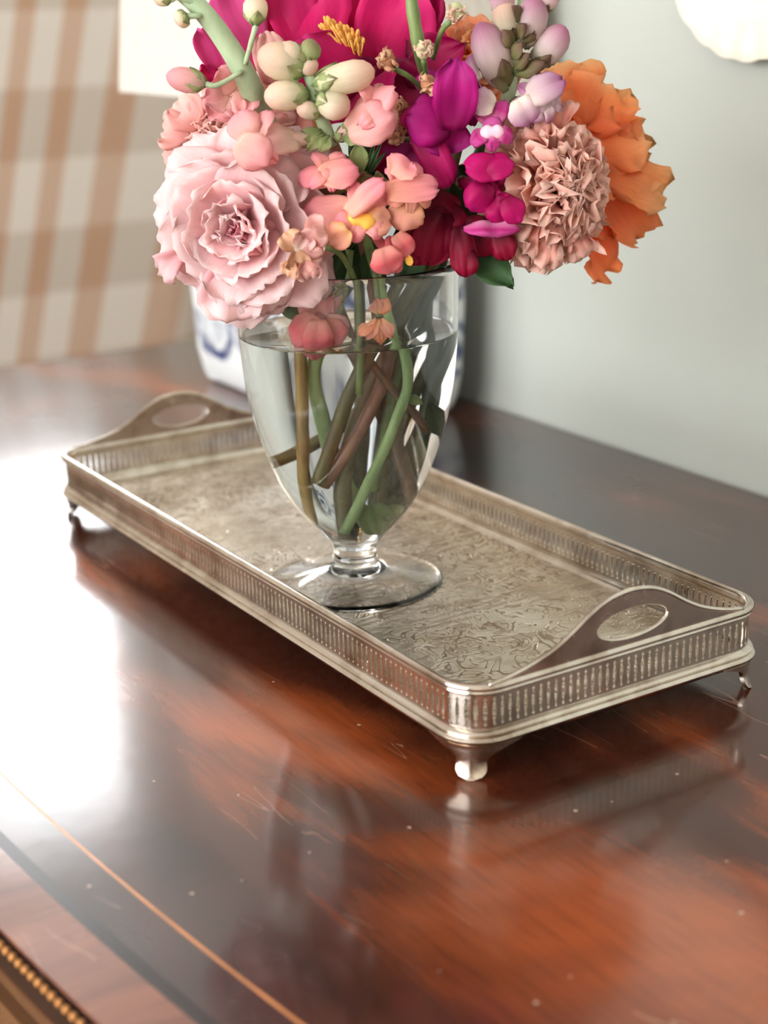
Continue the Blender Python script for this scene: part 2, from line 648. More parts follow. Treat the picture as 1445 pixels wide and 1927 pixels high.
for k in range(3):                                # drawer fronts, with knobs
    xa, xb = -0.70 + k * 0.485, -0.70 + k * 0.485 + 0.465
    m = MB()
    n = 10
    for i in range(n):
        a, b = xa + (xb - xa) * i / n, xa + (xb - xa) * (i + 1) / n
        m.add([(a, front_y(a) + 0.006, 0.56), (b, front_y(b) + 0.006, 0.56), (b, front_y(b) + 0.0125, 0.56), (a, front_y(a) + 0.0125, 0.56),
               (a, front_y(a) + 0.006, 0.75), (b, front_y(b) + 0.006, 0.75), (b, front_y(b) + 0.0125, 0.75), (a, front_y(a) + 0.0125, 0.75)],
              [(0, 3, 2, 1), (4, 5, 6, 7), (0, 1, 5, 4), (2, 3, 7, 6)] + ([(3, 0, 4, 7)] if i == 0 else []) + ([(1, 2, 6, 5)] if i == n - 1 else []))
    dr = m.build('drawer', M['body_wood'], sb, False)
    for q in (0.25, 0.75):
        kx = xa + (xb - xa) * q
        MB().tube([(kx, front_y(kx) + 0.007, 0.655), (kx, front_y(kx) - 0.008, 0.655), (kx, front_y(kx) - 0.018, 0.655), (kx, front_y(kx) - 0.022, 0.655)],
                  [0.006, 0.006, 0.014, 0.008], 10).build('knob', M['bead'], dr)

# ================================================================== SILVER GALLERY TRAY
TL, TW, TR = 0.5, 0.19, 0.021        # outer size of the rim and corner radius
GA = 0.0022                          # gallery sheet lies inside the rim edge


def rr_path(off):
    """rounded rectangle moved inwards by off: function s -> (point, outward normal), length"""
    hx, hy, r = TL / 2 - off, TW / 2 - off, max(TR - off, 0.002)
    segs = []
    sx, sy = 2 * (hx - r), 2 * (hy - r)
    arc = pi / 2 * r
    segs = [('l', Vector((-hx + r, -hy)), Vector((1, 0)), sx), ('a', Vector((hx - r, -hy + r)), -pi / 2, arc),
            ('l', Vector((hx, -hy + r)), Vector((0, 1)), sy), ('a', Vector((hx - r, hy - r)), 0.0, arc),
            ('l', Vector((hx - r, hy)), Vector((-1, 0)), sx), ('a', Vector((-hx + r, hy - r)), pi / 2, arc),
            ('l', Vector((-hx, hy - r)), Vector((0, -1)), sy), ('a', Vector((-hx + r, -hy + r)), pi, arc)]
    tot = 2 * (sx + sy) + 4 * arc

    def at(s):
        s %= tot
        for kind, p, q, ln in segs:
            if s <= ln + 1e-12:
                if kind == 'l':
                    pt = p + q * s
                    return pt, Vector((q.y, -q.x))
                a = q + s / r
                nn = Vector((cos(a), sin(a)))
                return p + nn * r, nn
            s -= ln
        return segs[0][1], Vector((0, -1))
    return at, tot, (sx, sy, arc)


def sweep_rr(prof, name, mat, parent, closed=True):
    """sweep a closed profile of (outward offset, z) around the tray"""
    at, tot, (sx, sy, arc) = rr_path(0.0)
    ss = []
    s = 0.0
    for ln, n in ((sx, 6), (arc, 10), (sy, 4), (arc, 10), (sx, 6), (arc, 10), (sy, 4), (arc, 10)):
        for k in range(n):
            ss.append(s + ln * k / n)
        s += ln
    vs, fs = [], []
    m = len(prof)
    for s in ss:
        p, nn = at(s)
        for (o, z) in prof:
            q = p + nn * o
            vs.append((q.x, q.y, TZ + z))
    N = len(ss)
    for i in range(N):
        j = (i + 1) % N
        for k in range(m):
            l = (k + 1) % m
            fs.append((i * m + k, j * m + k, j * m + l, i * m + l))
    o = link_mesh(name, vs, fs, mat, parent, True)
    return o


def auto_smooth(o, ang=35):
    bm = bmesh.new()
    bm.from_mesh(o.data)
    bmesh.ops.recalc_face_normals(bm, faces=bm.faces)
    for e in bm.edges:
        if len(e.link_faces) == 2 and e.calc_face_angle(0) > radians(ang):
            e.smooth = False
    bm.to_mesh(o.data)
    bm.free()
    return o


tray = thing('serving_tray', 'rectangular silver gallery tray with pierced sides, two handles and four feet', 'tray', (0, 0, TZ))
# rim: a rounded bead with a small step below it
rim_prof = [(-0.0044, 0.0430), (-0.0046, 0.0452), (-0.0036, 0.0468), (-0.0018, 0.0474), (-0.0003, 0.0466), (0.0004, 0.0452), (-0.0001, 0.0440),
            (-0.0009, 0.0436), (-0.0006, 0.0426), (-0.0014, 0.0418), (-0.0021, 0.0412), (-0.0031, 0.0412), (-0.0034, 0.0424)]
auto_smooth(sweep_rr(rim_prof, 'rim', M['silver'], tray), 50)
# base moulding: two beads and a cove
base_prof = [(-0.0030, 0.0245), (-0.0020, 0.0245), (-0.0014, 0.0238), (-0.0002, 0.0236), (0.0006, 0.0226), (0.0002, 0.0216), (-0.0004, 0.0211), (0.0010, 0.0206), (0.0018, 0.0195),
             (0.0014, 0.0182), (0.0002, 0.0175), (-0.0002, 0.0168), (-0.0010, 0.0162), (-0.0060, 0.0158), (-0.0060, 0.0175), (-0.0030, 0.0185)]
auto_smooth(sweep_rr(base_prof, 'base_moulding', M['silver'], tray), 50)
# floor plate
at, tot, _ = rr_path(0.003)
N = 120
vs = [(at(tot * i / N)[0].x, at(tot * i / N)[0].y, TZ + 0.0195) for i in range(N)] + [(at(tot * i / N)[0].x, at(tot * i / N)[0].y, TZ + 0.0180) for i in range(N)]
fs = [tuple(range(N)), tuple(reversed(range(N, 2 * N)))] + [(i, N + i, N + (i + 1) % N, (i + 1) % N) for i in range(N)]
plate_o = link_mesh('tray_floor', vs, fs, M['silver_floor'], tray, False)
# small fillet where floor meets gallery
auto_smooth(sweep_rr([(-0.0032, 0.0246), (-0.0036, 0.0222), (-0.0046, 0.0204), (-0.0064, 0.0196), (-0.0066, 0.0190), (-0.0032, 0.0190)], 'floor_fillet', M['silver'], tray), 60)

# pierced gallery: four panels, one cell for each spear-ended slot
at, tot, (sx, sy, arc) = rr_path(GA)
SLOT = [(0.0, 0.0), (0.05, 0.00075), (0.10, 0.00082), (0.14, 0.00042), (0.30, 0.00090), (0.50, 0.00108), (0.70, 0.00090), (0.86, 0.00042), (0.90, 0.00082), (0.95, 0.00075), (1.0, 0.0)]
GZ0, GZ1, SZ0, SZ1 = 0.0236, 0.0425, 0.0256, 0.0400


def gallery(s0, s1, n):
    vs, fs = [], []
    p = (s1 - s0) / n
    th = 0.0008

    def pt(s, z, inner):
        q, nn = at(s)
        if inner:
            q = q - nn * th
        return (q.x, q.y, TZ + z)
    for i in range(n):
        sc = s0 + (i + 0.5) * p
        sl, sr = sc - p / 2, sc + p / 2
        base = len(vs)
        K = len(SLOT)
        for inner in (0, 1):
            for (tt, w) in SLOT:                      # left border, hole left, hole right, right border
                z = SZ0 + (SZ1 - SZ0) * tt
                vs += [pt(sl, z, inner), pt(sc - w, z, inner), pt(sc + w, z, inner), pt(sr, z, inner)]
            vs += [pt(sl, GZ0, inner), pt(sc, GZ0, inner), pt(sr, GZ0, inner), pt(sl, GZ1, inner), pt(sc, GZ1, inner), pt(sr, GZ1, inner)]
        blk = 4 * K + 6
        for inner in (0, 1):
            b = base + inner * blk
            def add(f):
                fs.append(tuple(f) if inner == 0 else tuple(reversed(f)))
            for k in range(K - 1):
                a, c = b + 4 * k, b + 4 * (k + 1)
                add((a, a + 1, c + 1, c))
                add((a + 2, a + 3, c + 3, c + 2))
            e = b + 4 * K
            add((e, e + 1, b + 1, b))
            add((e + 1, e + 2, b + 3, b + 2))
            tl = b + 4 * (K - 1)
            add((tl, tl + 1, e + 4, e + 3))
            add((tl + 2, tl + 3, e + 5, e + 4))
        for k in range(K - 1):                        # walls of the slot
            a, c = base + 4 * k, base + 4 * (k + 1)
            fs.append((a + 1, a + 1 + blk, c + 1 + blk, c + 1))
            fs.append((a + 2, c + 2, c + 2 + blk, a + 2 + blk))
    o = link_mesh('pierced_gallery', vs, fs, M['silver'], tray, False)
    bm = bmesh.new()
    bm.from_mesh(o.data)
    bmesh.ops.remove_doubles(bm, verts=bm.verts, dist=1e-6)
    bmesh.ops.recalc_face_normals(bm, faces=bm.faces)
    bm.to_mesh(o.data)
    bm.free()
    return o


PITCH = 0.00445
h = arc / 2
edges = [(-h, sx + h), (sx + h, sx + arc + sy + h), (sx + arc + sy + h, 2 * sx + 2 * arc + sy + h), (2 * sx + 2 * arc + sy + h, tot - h)]
for a, b in edges:
    gallery(a, b, round((b - a) / PITCH))


# handles: a raised arch with an oval hand hole on each short end
def handle(xc):
    prof = [(-0.078, 0.0468), (-0.070, 0.0475), (-0.060, 0.0492), (-0.050, 0.0518), (-0.040, 0.0552), (-0.030, 0.0605), (-0.020, 0.0668), (-0.010, 0.0716), (0.0, 0.0737),
            (0.010, 0.0737), (0.020, 0.0716), (0.030, 0.0668), (0.040, 0.0605), (0.050, 0.0552), (0.060, 0.0515), (0.070, 0.0488), (0.080, 0.0472)]
    prof = [(y - 0.003, z) for y, z in prof]
    N = 48
    hc = Vector((0.0035, 0.0578))
    hole = [hc + Vector((0.0228 * cos(2 * pi * i / N), 0.0082 * sin(2 * pi * i / N))) for i in range(N)]
    # outer outline sampled by direction from the hole centre
    def top_z(y):
        for (a, za), (b, zb) in zip(prof, prof[1:]):
            if a <= y <= b:
                return za + (zb - za) * (y - a) / (b - a)
        return 0.0465
    zb = 0.0462
    outer = []
    for i in range(N):
        a = 2 * pi * i / N
        d = Vector((0.0228 * cos(a), 0.0082 * sin(a)))
        lo, hi = 1.0, 12.0
        for _ in range(40):
            mid = (lo + hi) / 2
            q = hc + d * mid
            ok = zb <= q.y <= top_z(q.x) and prof[0][0] <= q.x <= prof[-1][0]
            lo, hi = (mid, hi) if ok else (lo, mid)
        outer.append(hc + d * lo)
    vs, fs = [], []
    for sx_ in (-0.00095, 0.00095):
        for ring in (hole, outer):
            for q in ring:
                vs.append((xc + sx_, q.x, TZ + q.y))
    for i in range(N):
        j = (i + 1) % N
        fs += [(i, j, N + j, N + i), (2 * N + j, 2 * N + i, 3 * N + i, 3 * N + j), (j, i, 2 * N + i, 2 * N + j), (N + i, N + j, 3 * N + j, 3 * N + i)]
    # tapered wings on both sides of the hole area
    ho = link_mesh('handle', vs, fs, M['silver_handle'], tray, False)
    bm = bmesh.new()
    bm.from_mesh(ho.data)
    bmesh.ops.recalc_face_normals(bm, faces=bm.faces)
    bm.to_mesh(ho.data)
    bm.free()
    for (ya, yb) in ((prof[0][0], hc.x - 0.004), (hc.x + 0.004, prof[-1][0])):
        pass
    edge = [(xc, y, TZ + z) for y, z in prof]
    MB().tube(smooth_path(edge, 3), 0.0013, 8).build('edge_bead', M['silver'], ho)
    ring = [(xc, q.x, TZ + q.y) for q in hole]
    MB().tube(ring + [ring[0]], 0.0011, 6, False).build('hole_bead', M['silver'], ho)
    # the low wings that run out along the rim
    m = MB()
    for y0, y1 in zip(prof, prof[1:]):
        if y1[0] < hc.x - 0.024 or y0[0] > hc.x + 0.024:
            m.add([(xc - 0.0009, y0[0], TZ + zb), (xc - 0.0009, y1[0], TZ + zb), (xc - 0.0009, y1[0], TZ + y1[1]), (xc - 0.0009, y0[0], TZ + y0[1]),
                   (xc + 0.0009, y0[0], TZ + zb), (xc + 0.0009, y1[0], TZ + zb), (xc + 0.0009, y1[0], TZ + y1[1]), (xc + 0.0009, y0[0], TZ + y0[1])],
                  [(0, 1, 2, 3), (7, 6, 5, 4), (3, 2, 6, 7), (0, 4, 5, 1)])
    m.build('handle_wing', M['silver_handle'], ho, False)


handle(TL / 2 - 0.0022)
handle(-TL / 2 + 0.0022)

# feet: a flared bracket under each corner
at0, tot0, (sx0, sy0, arc0) = rr_path(0.0)
corner_s = [sx0 + arc0 / 2, sx0 + arc0 + sy0 + arc0 / 2, 2 * sx0 + 2 * arc0 + sy0 + arc0 / 2, tot0 - arc0 / 2]
for cs in corner_s:
    vs, fs = [], []
    nu, nt = 16, 12
    p0, n0 = at0(cs)
    t0 = Vector((-n0.y, n0.x))
    for layer in (0, 1):
        for j in range(nt + 1):
            tt = j / nt
            hw = 0.0076 + 0.019 * max(0.0, 1 - tt * 1.9) ** 1.8
            if tt > 0.72:
                hw *= sqrt(max(0.0, 1 - ((tt - 0.72) / 0.285) ** 2))
            z = 0.0168 * (1 - tt)
            flare = -0.0040 + 0.0042 * (1 - tt) ** 3 + 0.0050 * tt ** 3
            for i in range(nu + 1):
                u = -1 + 2 * i / nu
                s = u * hw
                q, nn = at0(cs + s)
                flat = p0 + t0 * s                      # lower down the foot becomes a flat tongue
                k = min(1.0, tt * 1.3) * 0.75
                q = q * (1 - k) + flat * k
                nn = (nn * (1 - k) + n0 * k).normalized()
                puff = 0.0022 * (1 - u * u) * sin(pi * min(1, tt * 1.05)) * (1 if tt > 0.1 else 0.4)
                off = flare + puff - layer * 0.0022
                vs.append((q.x + nn.x * off, q.y + nn.y * off, TZ + z))
    st = (nu + 1) * (nt + 1)
    for j in range(nt):
        for i in range(nu):
            a = j * (nu + 1) + i
            b = a + nu + 1
            fs.append((a, b, b + 1, a + 1))
            fs.append((st + a, st + a + 1, st + b + 1, st + b))
    for j in range(nt):
        a, b = j * (nu + 1), (j + 1) * (nu + 1)
        fs.append((a, st + a, st + b, b))
        fs.append((a + nu, b + nu, st + b + nu, st + a + nu))
    for i in range(nu):
        fs.append((i, i + 1, st + i + 1, st + i))
        a = nt * (nu + 1) + i
        fs.append((a, st + a, st + a + 1, a + 1))
    auto_smooth(link_mesh('foot', vs, fs, M['silver'], tray, True), 50)

# ================================================================== VASE AND WATER
VP = [  # outer profile: height above the table, radius
    (0.2060, 0.0617), (0.1900, 0.0616), (0.1735, 0.0613), (0.1600, 0.0606), (0.1467, 0.0595), (0.1360, 0.0583), (0.1252, 0.0565), (0.1140, 0.0538), (0.1030, 0.0505),
    (0.0920, 0.0466), (0.0809, 0.0420), (0.0700, 0.0356), (0.0620, 0.0297), (0.0560, 0.0245), (0.0500, 0.0190), (0.0450, 0.0150), (0.0415, 0.0130)]


def dense(pr, n=4):
    q = smooth_path([Vector((r, 0, z)) for z, r in pr], n)
    return [(v_.x, v_.z) for v_ in q]


base_z = 0.0195
outer = dense(VP)
WT = 0.0017
inner = []
for i, (r, z) in enumerate(outer):
    a = Vector(outer[max(i - 1, 0)])
    b = Vector(outer[min(i + 1, len(outer) - 1)])
    d = (b - a).normalized()
    nrm = Vector((d.y, -d.x))           # points inwards for a downward run
    if nrm.x > 0:
        nrm = -nrm
    q = Vector((r, z)) + nrm * WT
    if q.x > 0.004 and q.y > 0.0475:
        inner.append((q.x, q.y))
inner.append((0.006, 0.0468))
inner.append((0.0, 0.0465))
neck = [(0.0122, 0.0388), (0.0126, 0.0362), (0.0136, 0.0350), (0.0137, 0.0335), (0.0124, 0.0322), (0.0132, 0.0310)]
foot = [(0.0180, 0.0285), (0.0260, 0.0258), (0.0350, 0.0233), (0.0430, 0.0217), (0.0490, 0.0208), (0.0506, 0.0203), (0.0504, 0.0198), (0.0490, 0.0196),
        (0.0430, 0.0202), (0.0300, 0.0230), (0.0200, 0.0256), (0.0100, 0.0270), (0.0, 0.0272)]
lip = [(0.0614, 0.2066), (0.0607, 0.2068)]
prof = [(max(r, 0.0), z - base_z) for r, z in list(reversed(inner)) + list(reversed(lip)) + outer + neck + foot]
vase = MB().lathe(prof, VC, 96).build('glass_vase', M['glass'], None, True, VC, merge=True)
tag(vase, 'clear footed glass vase of flowers standing on the silver tray', 'vase')
auto_smooth(vase, 60)

# water fills the bowl; it meets the glass, so its sides reach a hair into the wall
WZ = 0.1672
wp = [(r + 0.0004, z - (0.0004 if r < 0.02 else 0.0)) for r, z in inner if z < WZ]
wtop = [(r, z) for r, z in inner if z >= WZ][-1][0]
wprof = [(0.0, WZ), (wtop * 0.55, WZ), (wtop - 0.0022, WZ), (wtop - 0.0009, WZ + 0.0005), (wtop + 0.0004, WZ + 0.0012)] + wp
wprof[-1] = (0.0, wprof[-1][1])
wprof = [(r, z - base_z) for r, z in wprof]
water = MB().lathe(wprof, VC, 96).build('water', M['water'], None, True, VC, merge=True)
tag(water, 'clear water filling the glass vase around the flower stems', 'water')
auto_smooth(water, 40)

# ================================================================== PLAID ARMCHAIR BEYOND THE TABLE END
t = NT('plaid_upholstery')
uv = t.node('ShaderNodeUVMap').outputs[0]
sp = t.node('ShaderNodeSeparateXYZ')
t.link(uv, sp.inputs[0])
# vertical tan stripes (one unit apart) and soft grey-beige bands across
su = t.math('ABSOLUTE', t.math('SUBTRACT', t.math('FRACT', t.math('ADD', sp.outputs[0], 0.5)), 0.5))
vert = t.ramp(su, [(0.20, W4), (0.235, B4)])
sv = t.math('ABSOLUTE', t.math('SUBTRACT', t.math('FRACT', t.math('ADD', sp.outputs[1], 0.5)), 0.5))
horz = t.ramp(sv, [(0.23, W4), (0.26, B4)])
col = t.mix(horz, srgb(240, 233, 222), srgb(218, 208, 194))
col = t.mix(vert, col, t.mix(horz, srgb(220, 192, 168), srgb(204, 168, 140)))
weave = t.noise(t.coords(), 900, 2)
col = t.mix(0.12, col, t.ramp(weave, [(0.4, (0.5, 0.5, 0.5, 1)), (0.6, W4)]), 'MULTIPLY')
t.set(Base_Color=col, Roughness=0.9)
t.bump(weave, 0.3, 0.0006)
M['plaid'] = t.m
M['chair_leg'] = plain('dark_chair_leg', srgb(70, 44, 30), 0.4, 0.3)

chair = thing('armchair', 'high-backed armchair covered in tan and cream plaid by the bay window', 'armchair', (-2.2, 0.48, 0.0))


def stripe_u(u):
    pts = [(-0.5, -10.0), (0.30, -2.0), (0.372, -0.98), (0.447, 0.0), (0.532, 1.0), (0.633, 2.0), (0.795, 3.0), (1.2, 5.2)]
    for (a, fa), (b, fb) in zip(pts, pts[1:]):
        if u <= b:
            return fa + (fb - fa) * (u - a) / (b - a)
    return 5.0


def plaid_block(name, f_outer, f_inner, ys, zs, parent=chair):
    """upholstered slab between two surfaces x = f(y, z)"""
    ny, nz = len(ys), len(zs)
    vs, fs, uvs = [], [], []
    for fn in (f_outer, f_inner):
        for z in zs:
            for y in ys:
                vs.append((fn(y, z), y, TZ + z))
                uvs.append((stripe_u(y - 0.115 * z), (z + 0.09) / 0.245))
    n = ny * nz
    for j in range(nz - 1):
        for i in range(ny - 1):
            a = j * ny + i
            fs.append((a, a + 1, a + ny + 1, a + ny))
            fs.append((n + a, n + a + ny, n + a + ny + 1, n + a + 1))
    for j in range(nz - 1):
        for i, rev in ((0, 0), (ny - 1, 1)):
            a, b = j * ny + i, (j + 1) * ny + i
            f = (a, b, n + b, n + a)
            fs.append(f if not rev else tuple(reversed(f)))
    for i in range(ny - 1):
        for j, rev in ((0, 1), (nz - 1, 0)):
            a = j * ny + i
            f = (a, n + a, n + a + 1, a + 1)
            fs.append(tuple(reversed(f)) if rev else f)
    o = link_mesh(name, vs, fs, M['plaid'], parent, True, uvs)
    return auto_smooth(o, 50)


YA, YB = 0.10, 0.87
ys = [YA + (YB - YA) * i / 40 for i in range(41)]


def roll(y, z):                                  # rounded shoulders of the back
    e = max(0.0, abs(y - 0.485) - 0.30) / 0.085
    tz = max(0.0, z - 0.38) / 0.05
    return 0.03 * (min(e, 1) ** 2 + min(tz, 1) ** 2)


zs = [-0.46 + 0.89 * i / 40 for i in range(41)]
plaid_block('backrest', lambda y, z: -1.90 + 0.32 * z - roll(y, z), lambda y, z: -2.02 + 0.32 * z + roll(y, z), ys, zs)


def cushion(name, a, b, sub=2):
    m = MB().box(a, b)
    o = m.build(name, M['plaid'], chair, False)
    ul = o.data.uv_layers.new(name='UVMap')
    for lp in o.data.loops:
        c = o.data.vertices[lp.vertex_index].co + Vector(o['_o'])
        ul.data[lp.index].uv = ((c.x + c.y) / 0.07, (c.z + c.x) / 0.143)
    bevel(o, 0.03, 3)
    return o


cushion('seat_base', (-2.62, 0.13, 0.16), (-2.06, 0.85, 0.32))
cushion('seat_cushion', (-2.64, 0.21, 0.32), (-2.10, 0.77, 0.44))
cushion('arm', (-2.60, 0.10, 0.26), (-2.08, 0.21, 0.62))
cushion('arm', (-2.60, 0.77, 0.26), (-2.08, 0.88, 0.62))
for lx in (-2.57, -2.10):
    for ly in (0.16, 0.82):
        MB().tube([(lx, ly, 0), (lx, ly, 0.05), (lx, ly, 0.165)], [0.014, 0.018, 0.028], 8).build('leg', M['chair_leg'], chair)

# ================================================================== TABLE LAMP: blue and white jar, white shade
t = NT('blue_white_porcelain')
v = t.coords()
sp = t.node('ShaderNodeSeparateXYZ')
t.link(v, sp.inputs[0])
X, Z = sp.outputs[0], sp.outputs[2]
wob = t.math('MULTIPLY_ADD', t.noise(v, 38, 3), 0.022, -0.011)
xx = t.math('ADD', t.math('ADD', X, t.math('MULTIPLY', sp.outputs[1], 1.0)), wob)
zz = t.math('ADD', Z, wob)
# rings and leaves repeated around the jar
fx = t.math('SUBTRACT', t.math('FRACT', t.math('DIVIDE', t.math('ADD', xx, 0.02), 0.082)), 0.5)
fx = t.math('MULTIPLY', fx, 0.082)
fz = t.math('SUBTRACT', t.math('FRACT', t.math('DIVIDE', t.math('SUBTRACT', zz, 0.022), 0.072)), 0.5)
fz = t.math('MULTIPLY', fz, 0.072)
rad = t.math('SQRT', t.math('ADD', t.math('MULTIPLY', fx, fx), t.math('MULTIPLY', fz, fz)))
ring = t.ramp(t.math('ABSOLUTE', t.math('SUBTRACT', rad, 0.024)), [(0.004, W4), (0.008, B4)])
core = t.ramp(rad, [(0.008, W4), (0.014, B4)])
sl = t.math('ADD', fx, t.math('MULTIPLY', fz, 0.5))
gx = t.math('SUBTRACT', t.math('ABSOLUTE', sl), 0.037)
leaf = t.ramp(t.math('ADD', t.math('ABSOLUTE', gx), t.math('MULTIPLY', t.math('ABSOLUTE', fz), 0.22)), [(0.007, W4), (0.011, B4)])
paint = t.math('MAXIMUM', t.math('MAXIMUM', ring, core), leaf)
wash = t.ramp(t.noise(v, 45, 3), [(0.42, (0.25, 0.25, 0.25, 1)), (0.60, W4)])
edge = t.ramp(Z, [(0.026, B4), (0.030, W4)])
paint = t.math('MULTIPLY', t.math('MULTIPLY', paint, wash), edge)
t.set(Base_Color=t.mix(paint, srgb(220, 224, 224), srgb(38, 62, 112)), Roughness=0.12)
M['porcelain'] = t.m
M['shade'] = None
t = NT('linen_shade')
f = t.noise(t.mapping(t.coords(), scale=(300, 300, 60)), 1.0, 2)
col = t.ramp(f, [(0.3, srgb(236, 230, 220)), (0.7, srgb(244, 240, 232))])
t.set(Base_Color=col, Roughness=0.85)
tr = t.node('ShaderNodeBsdfTranslucent')
t.link(col, tr.inputs['Color'])
ms = t.node('ShaderNodeMixShader')
ms.inputs[0].default_value = 0.35
t.link(t.bsdf.outputs[0], ms.inputs[1])
t.link(tr.outputs[0], ms.inputs[2])
t.link(ms.outputs[0], t.out.inputs[0])
M['shade'] = t.m
M['brass'] = plain('brass', srgb(190, 150, 90), 0.25, Metallic=1.0)

LC = Vector((-0.438, 0.236, TZ))
lamp = thing('table_lamp', 'table lamp with blue and white porcelain jar base and white fabric shade', 'lamp', LC)


def rrect(hx, hy, r, n=6):
    pts = []
    for cx_, cy_, a0 in ((hx - r, hy - r, 0), (-hx + r, hy - r, 90), (-hx + r, -hy + r, 180), (hx - r, -hy + r, 270)):
        for k in range(n + 1):
            a = radians(a0 + 90 * k / n)
            pts.append((cx_ + r * cos(a), cy_ + r * sin(a)))
    return pts


def loft(name, rings, mat, parent, centre, cap=True):
    """rings: (hx, hy, r, z)"""
    vs, fs = [], []
    n = None
    for hx, hy, r, z in rings:
        pts = rrect(hx, hy, r)
        n = len(pts)
        vs += [(centre.x + a, centre.y + b, centre.z + z) for a, b in pts]
    for j in range(len(rings) - 1):
        for i in range(n):
            k = (i + 1) % n
            fs.append((j * n + i, j * n + k, (j + 1) * n + k, (j + 1) * n + i))
    if cap:
        fs.append(tuple(reversed(range(n))))
        fs.append(tuple((len(rings) - 1) * n + i for i in range(n)))
    return auto_smooth(link_mesh(name, vs, fs, mat, parent, True), 40)


JX, JY = 0.136, 0.0665
jar = loft('jar', [(JX - 0.016, JY - 0.014, 0.010, 0.0), (JX - 0.009, JY - 0.007, 0.013, 0.004), (JX - 0.006, JY - 0.004, 0.014, 0.012), (JX - 0.001, JY, 0.016, 0.035),
                   (JX + 0.002, JY + 0.002, 0.017, 0.10), (JX + 0.002, JY + 0.002, 0.017, 0.155), (JX - 0.004, JY - 0.004, 0.018, 0.178), (JX - 0.03, JY - 0.022, 0.018, 0.192), (0.05, 0.03, 0.015, 0.196)],
           M['porcelain'], lamp, LC)
MB().lathe([(0.0, 0.195), (0.045, 0.195), (0.045, 0.203), (0.02, 0.208), (0.012, 0.222), (0.012, 0.245), (0.020, 0.25), (0.020, 0.30), (0.0, 0.305)], LC, 24).build('socket', M['brass'], lamp)
MB().tube(smooth_path([LC + Vector((0.014, 0, 0.235)), LC + Vector((0.055, 0, 0.28)), LC + Vector((0.06, 0, 0.40)), LC + Vector((0.0, 0, 0.505)),
                       LC + Vector((-0.06, 0, 0.40)), LC + Vector((-0.055, 0, 0.28)), LC + Vector((-0.014, 0, 0.235))], 6), 0.002, 6).build('harp', M['brass'], lamp)
SX, SY = 0.228, 0.088


def shade_ring(hx, hy, z):
    return (hx, hy, 0.02, z)


shz = [0.266, 0.38, 0.50]
rings = [(SX - 0.012 * k, SY - 0.006 * k, 0.018, z) for k, z in enumerate(shz)] + [(SX - 0.0015 - 0.012 * k, SY - 0.0015 - 0.006 * k, 0.017, z) for k, z in reversed(list(enumerate(shz)))]
rings.append(rings[0])
shade = loft('lamp_shade', rings, M['shade'], lamp, LC, False)
MB().tube([LC + Vector((-SX + 0.025, 0, 0.497)), LC + Vector((SX - 0.025, 0, 0.497))], 0.0018, 6).build('spider_bar', M['brass'], lamp)
MB().ellipsoid(LC + Vector((0, 0, 0.514)), (Vector((0.008, 0, 0)), Vector((0, 0.008, 0)), Vector((0, 0, 0.011)))).build('finial', M['brass'], lamp)

# ================================================================== PLATE ON THE WALL
M['cream_china'] = plain('cream_china', srgb(238, 228, 212), 0.35, 0.03, 60)
PCX, PCZ, PR = -0.008, TZ + 0.381, 0.083
vs, fs = [], []
N = 144
rads = [0.0, 0.35, 0.60, 0.66, 0.70, 0.80, 0.92, 0.985, 1.0]
dep = [0.004, 0.004, 0.0045, 0.006, 0.010, 0.0115, 0.0135, 0.0145, 0.0140]
for back in (0, 1):
    for rr_, dd in zip(rads, dep):
        for i in range(N):
            a = 2 * pi * i / N
            sc = 1 + (0.020 * abs(sin(11 * a)) * max(0, (rr_ - 0.7) / 0.3) - 0.01 * (rr_ > 0.7))
            em = 0.0016 * sin(22 * a) * (0.72 < rr_ < 0.95)
            r = PR * rr_ * sc
            vs.append((PCX + r * cos(a), WALL_Y - 0.0015 - dd - em + back * 0.0028, PCZ + r * sin(a)))
L_ = len(rads)
for back in (0, 1):
    b = back * L_ * N
    for j in range(L_ - 1):
        for i in range(N):
            k = (i + 1) % N
            f = (b + j * N + i, b + j * N + k, b + (j + 1) * N + k, b + (j + 1) * N + i)
            fs.append(f if back else tuple(reversed(f)))
e0 = (L_ - 1) * N
for i in range(N):
    k = (i + 1) % N
    fs.append((e0 + i, e0 + k, L_ * N + e0 + k, L_ * N + e0 + i))
pl = link_mesh('wall_plate', vs, fs, M['cream_china'], None, True, None, (PCX, WALL_Y, PCZ))
tag(pl, 'cream china plate with scalloped rim hanging on the grey-blue wall', 'plate')

# ================================================================== FLOWERS
SHAPES = {
    'obovate': [(0, .20), (.15, .38), (.4, .78), (.68, 1.0), (.86, .93), (.96, .70), (1, .50)],
    'pointed': [(0, .30), (.2, .62), (.48, 1.0), (.72, .78), (.9, .36), (1, .04)],
    'round': [(0, .45), (.12, .68), (.35, .96), (.6, 1.0), (.82, .84), (.94, .58), (1, .34)],
    'strap': [(0, .62), (.15, .82), (.45, 1.0), (.75, .98), (.92, .78), (1, .52)],
    'fan': [(0, .12), (.25, .30), (.5, .62), (.75, .9), (.92, 1.0), (1, .96)],
    'leaf': [(0, .10), (.15, .50), (.4, 1.0), (.65, .86), (.88, .40), (1, .03)],
    'shell': [(0, .30), (.15, .60), (.4, .92), (.7, 1.0), (.9, .86), (1, .62)],
}


def shape_at(name, v):
    pts = SHAPES[name]
    for (a, fa), (b, fb) in zip(pts, pts[1:]):
        if v <= b:
            s = (v - a) / (b - a)
            s = s * s * (3 - 2 * s) * 0.4 + s * 0.6
            return fa + (fb - fa) * s
    return pts[-1][1]


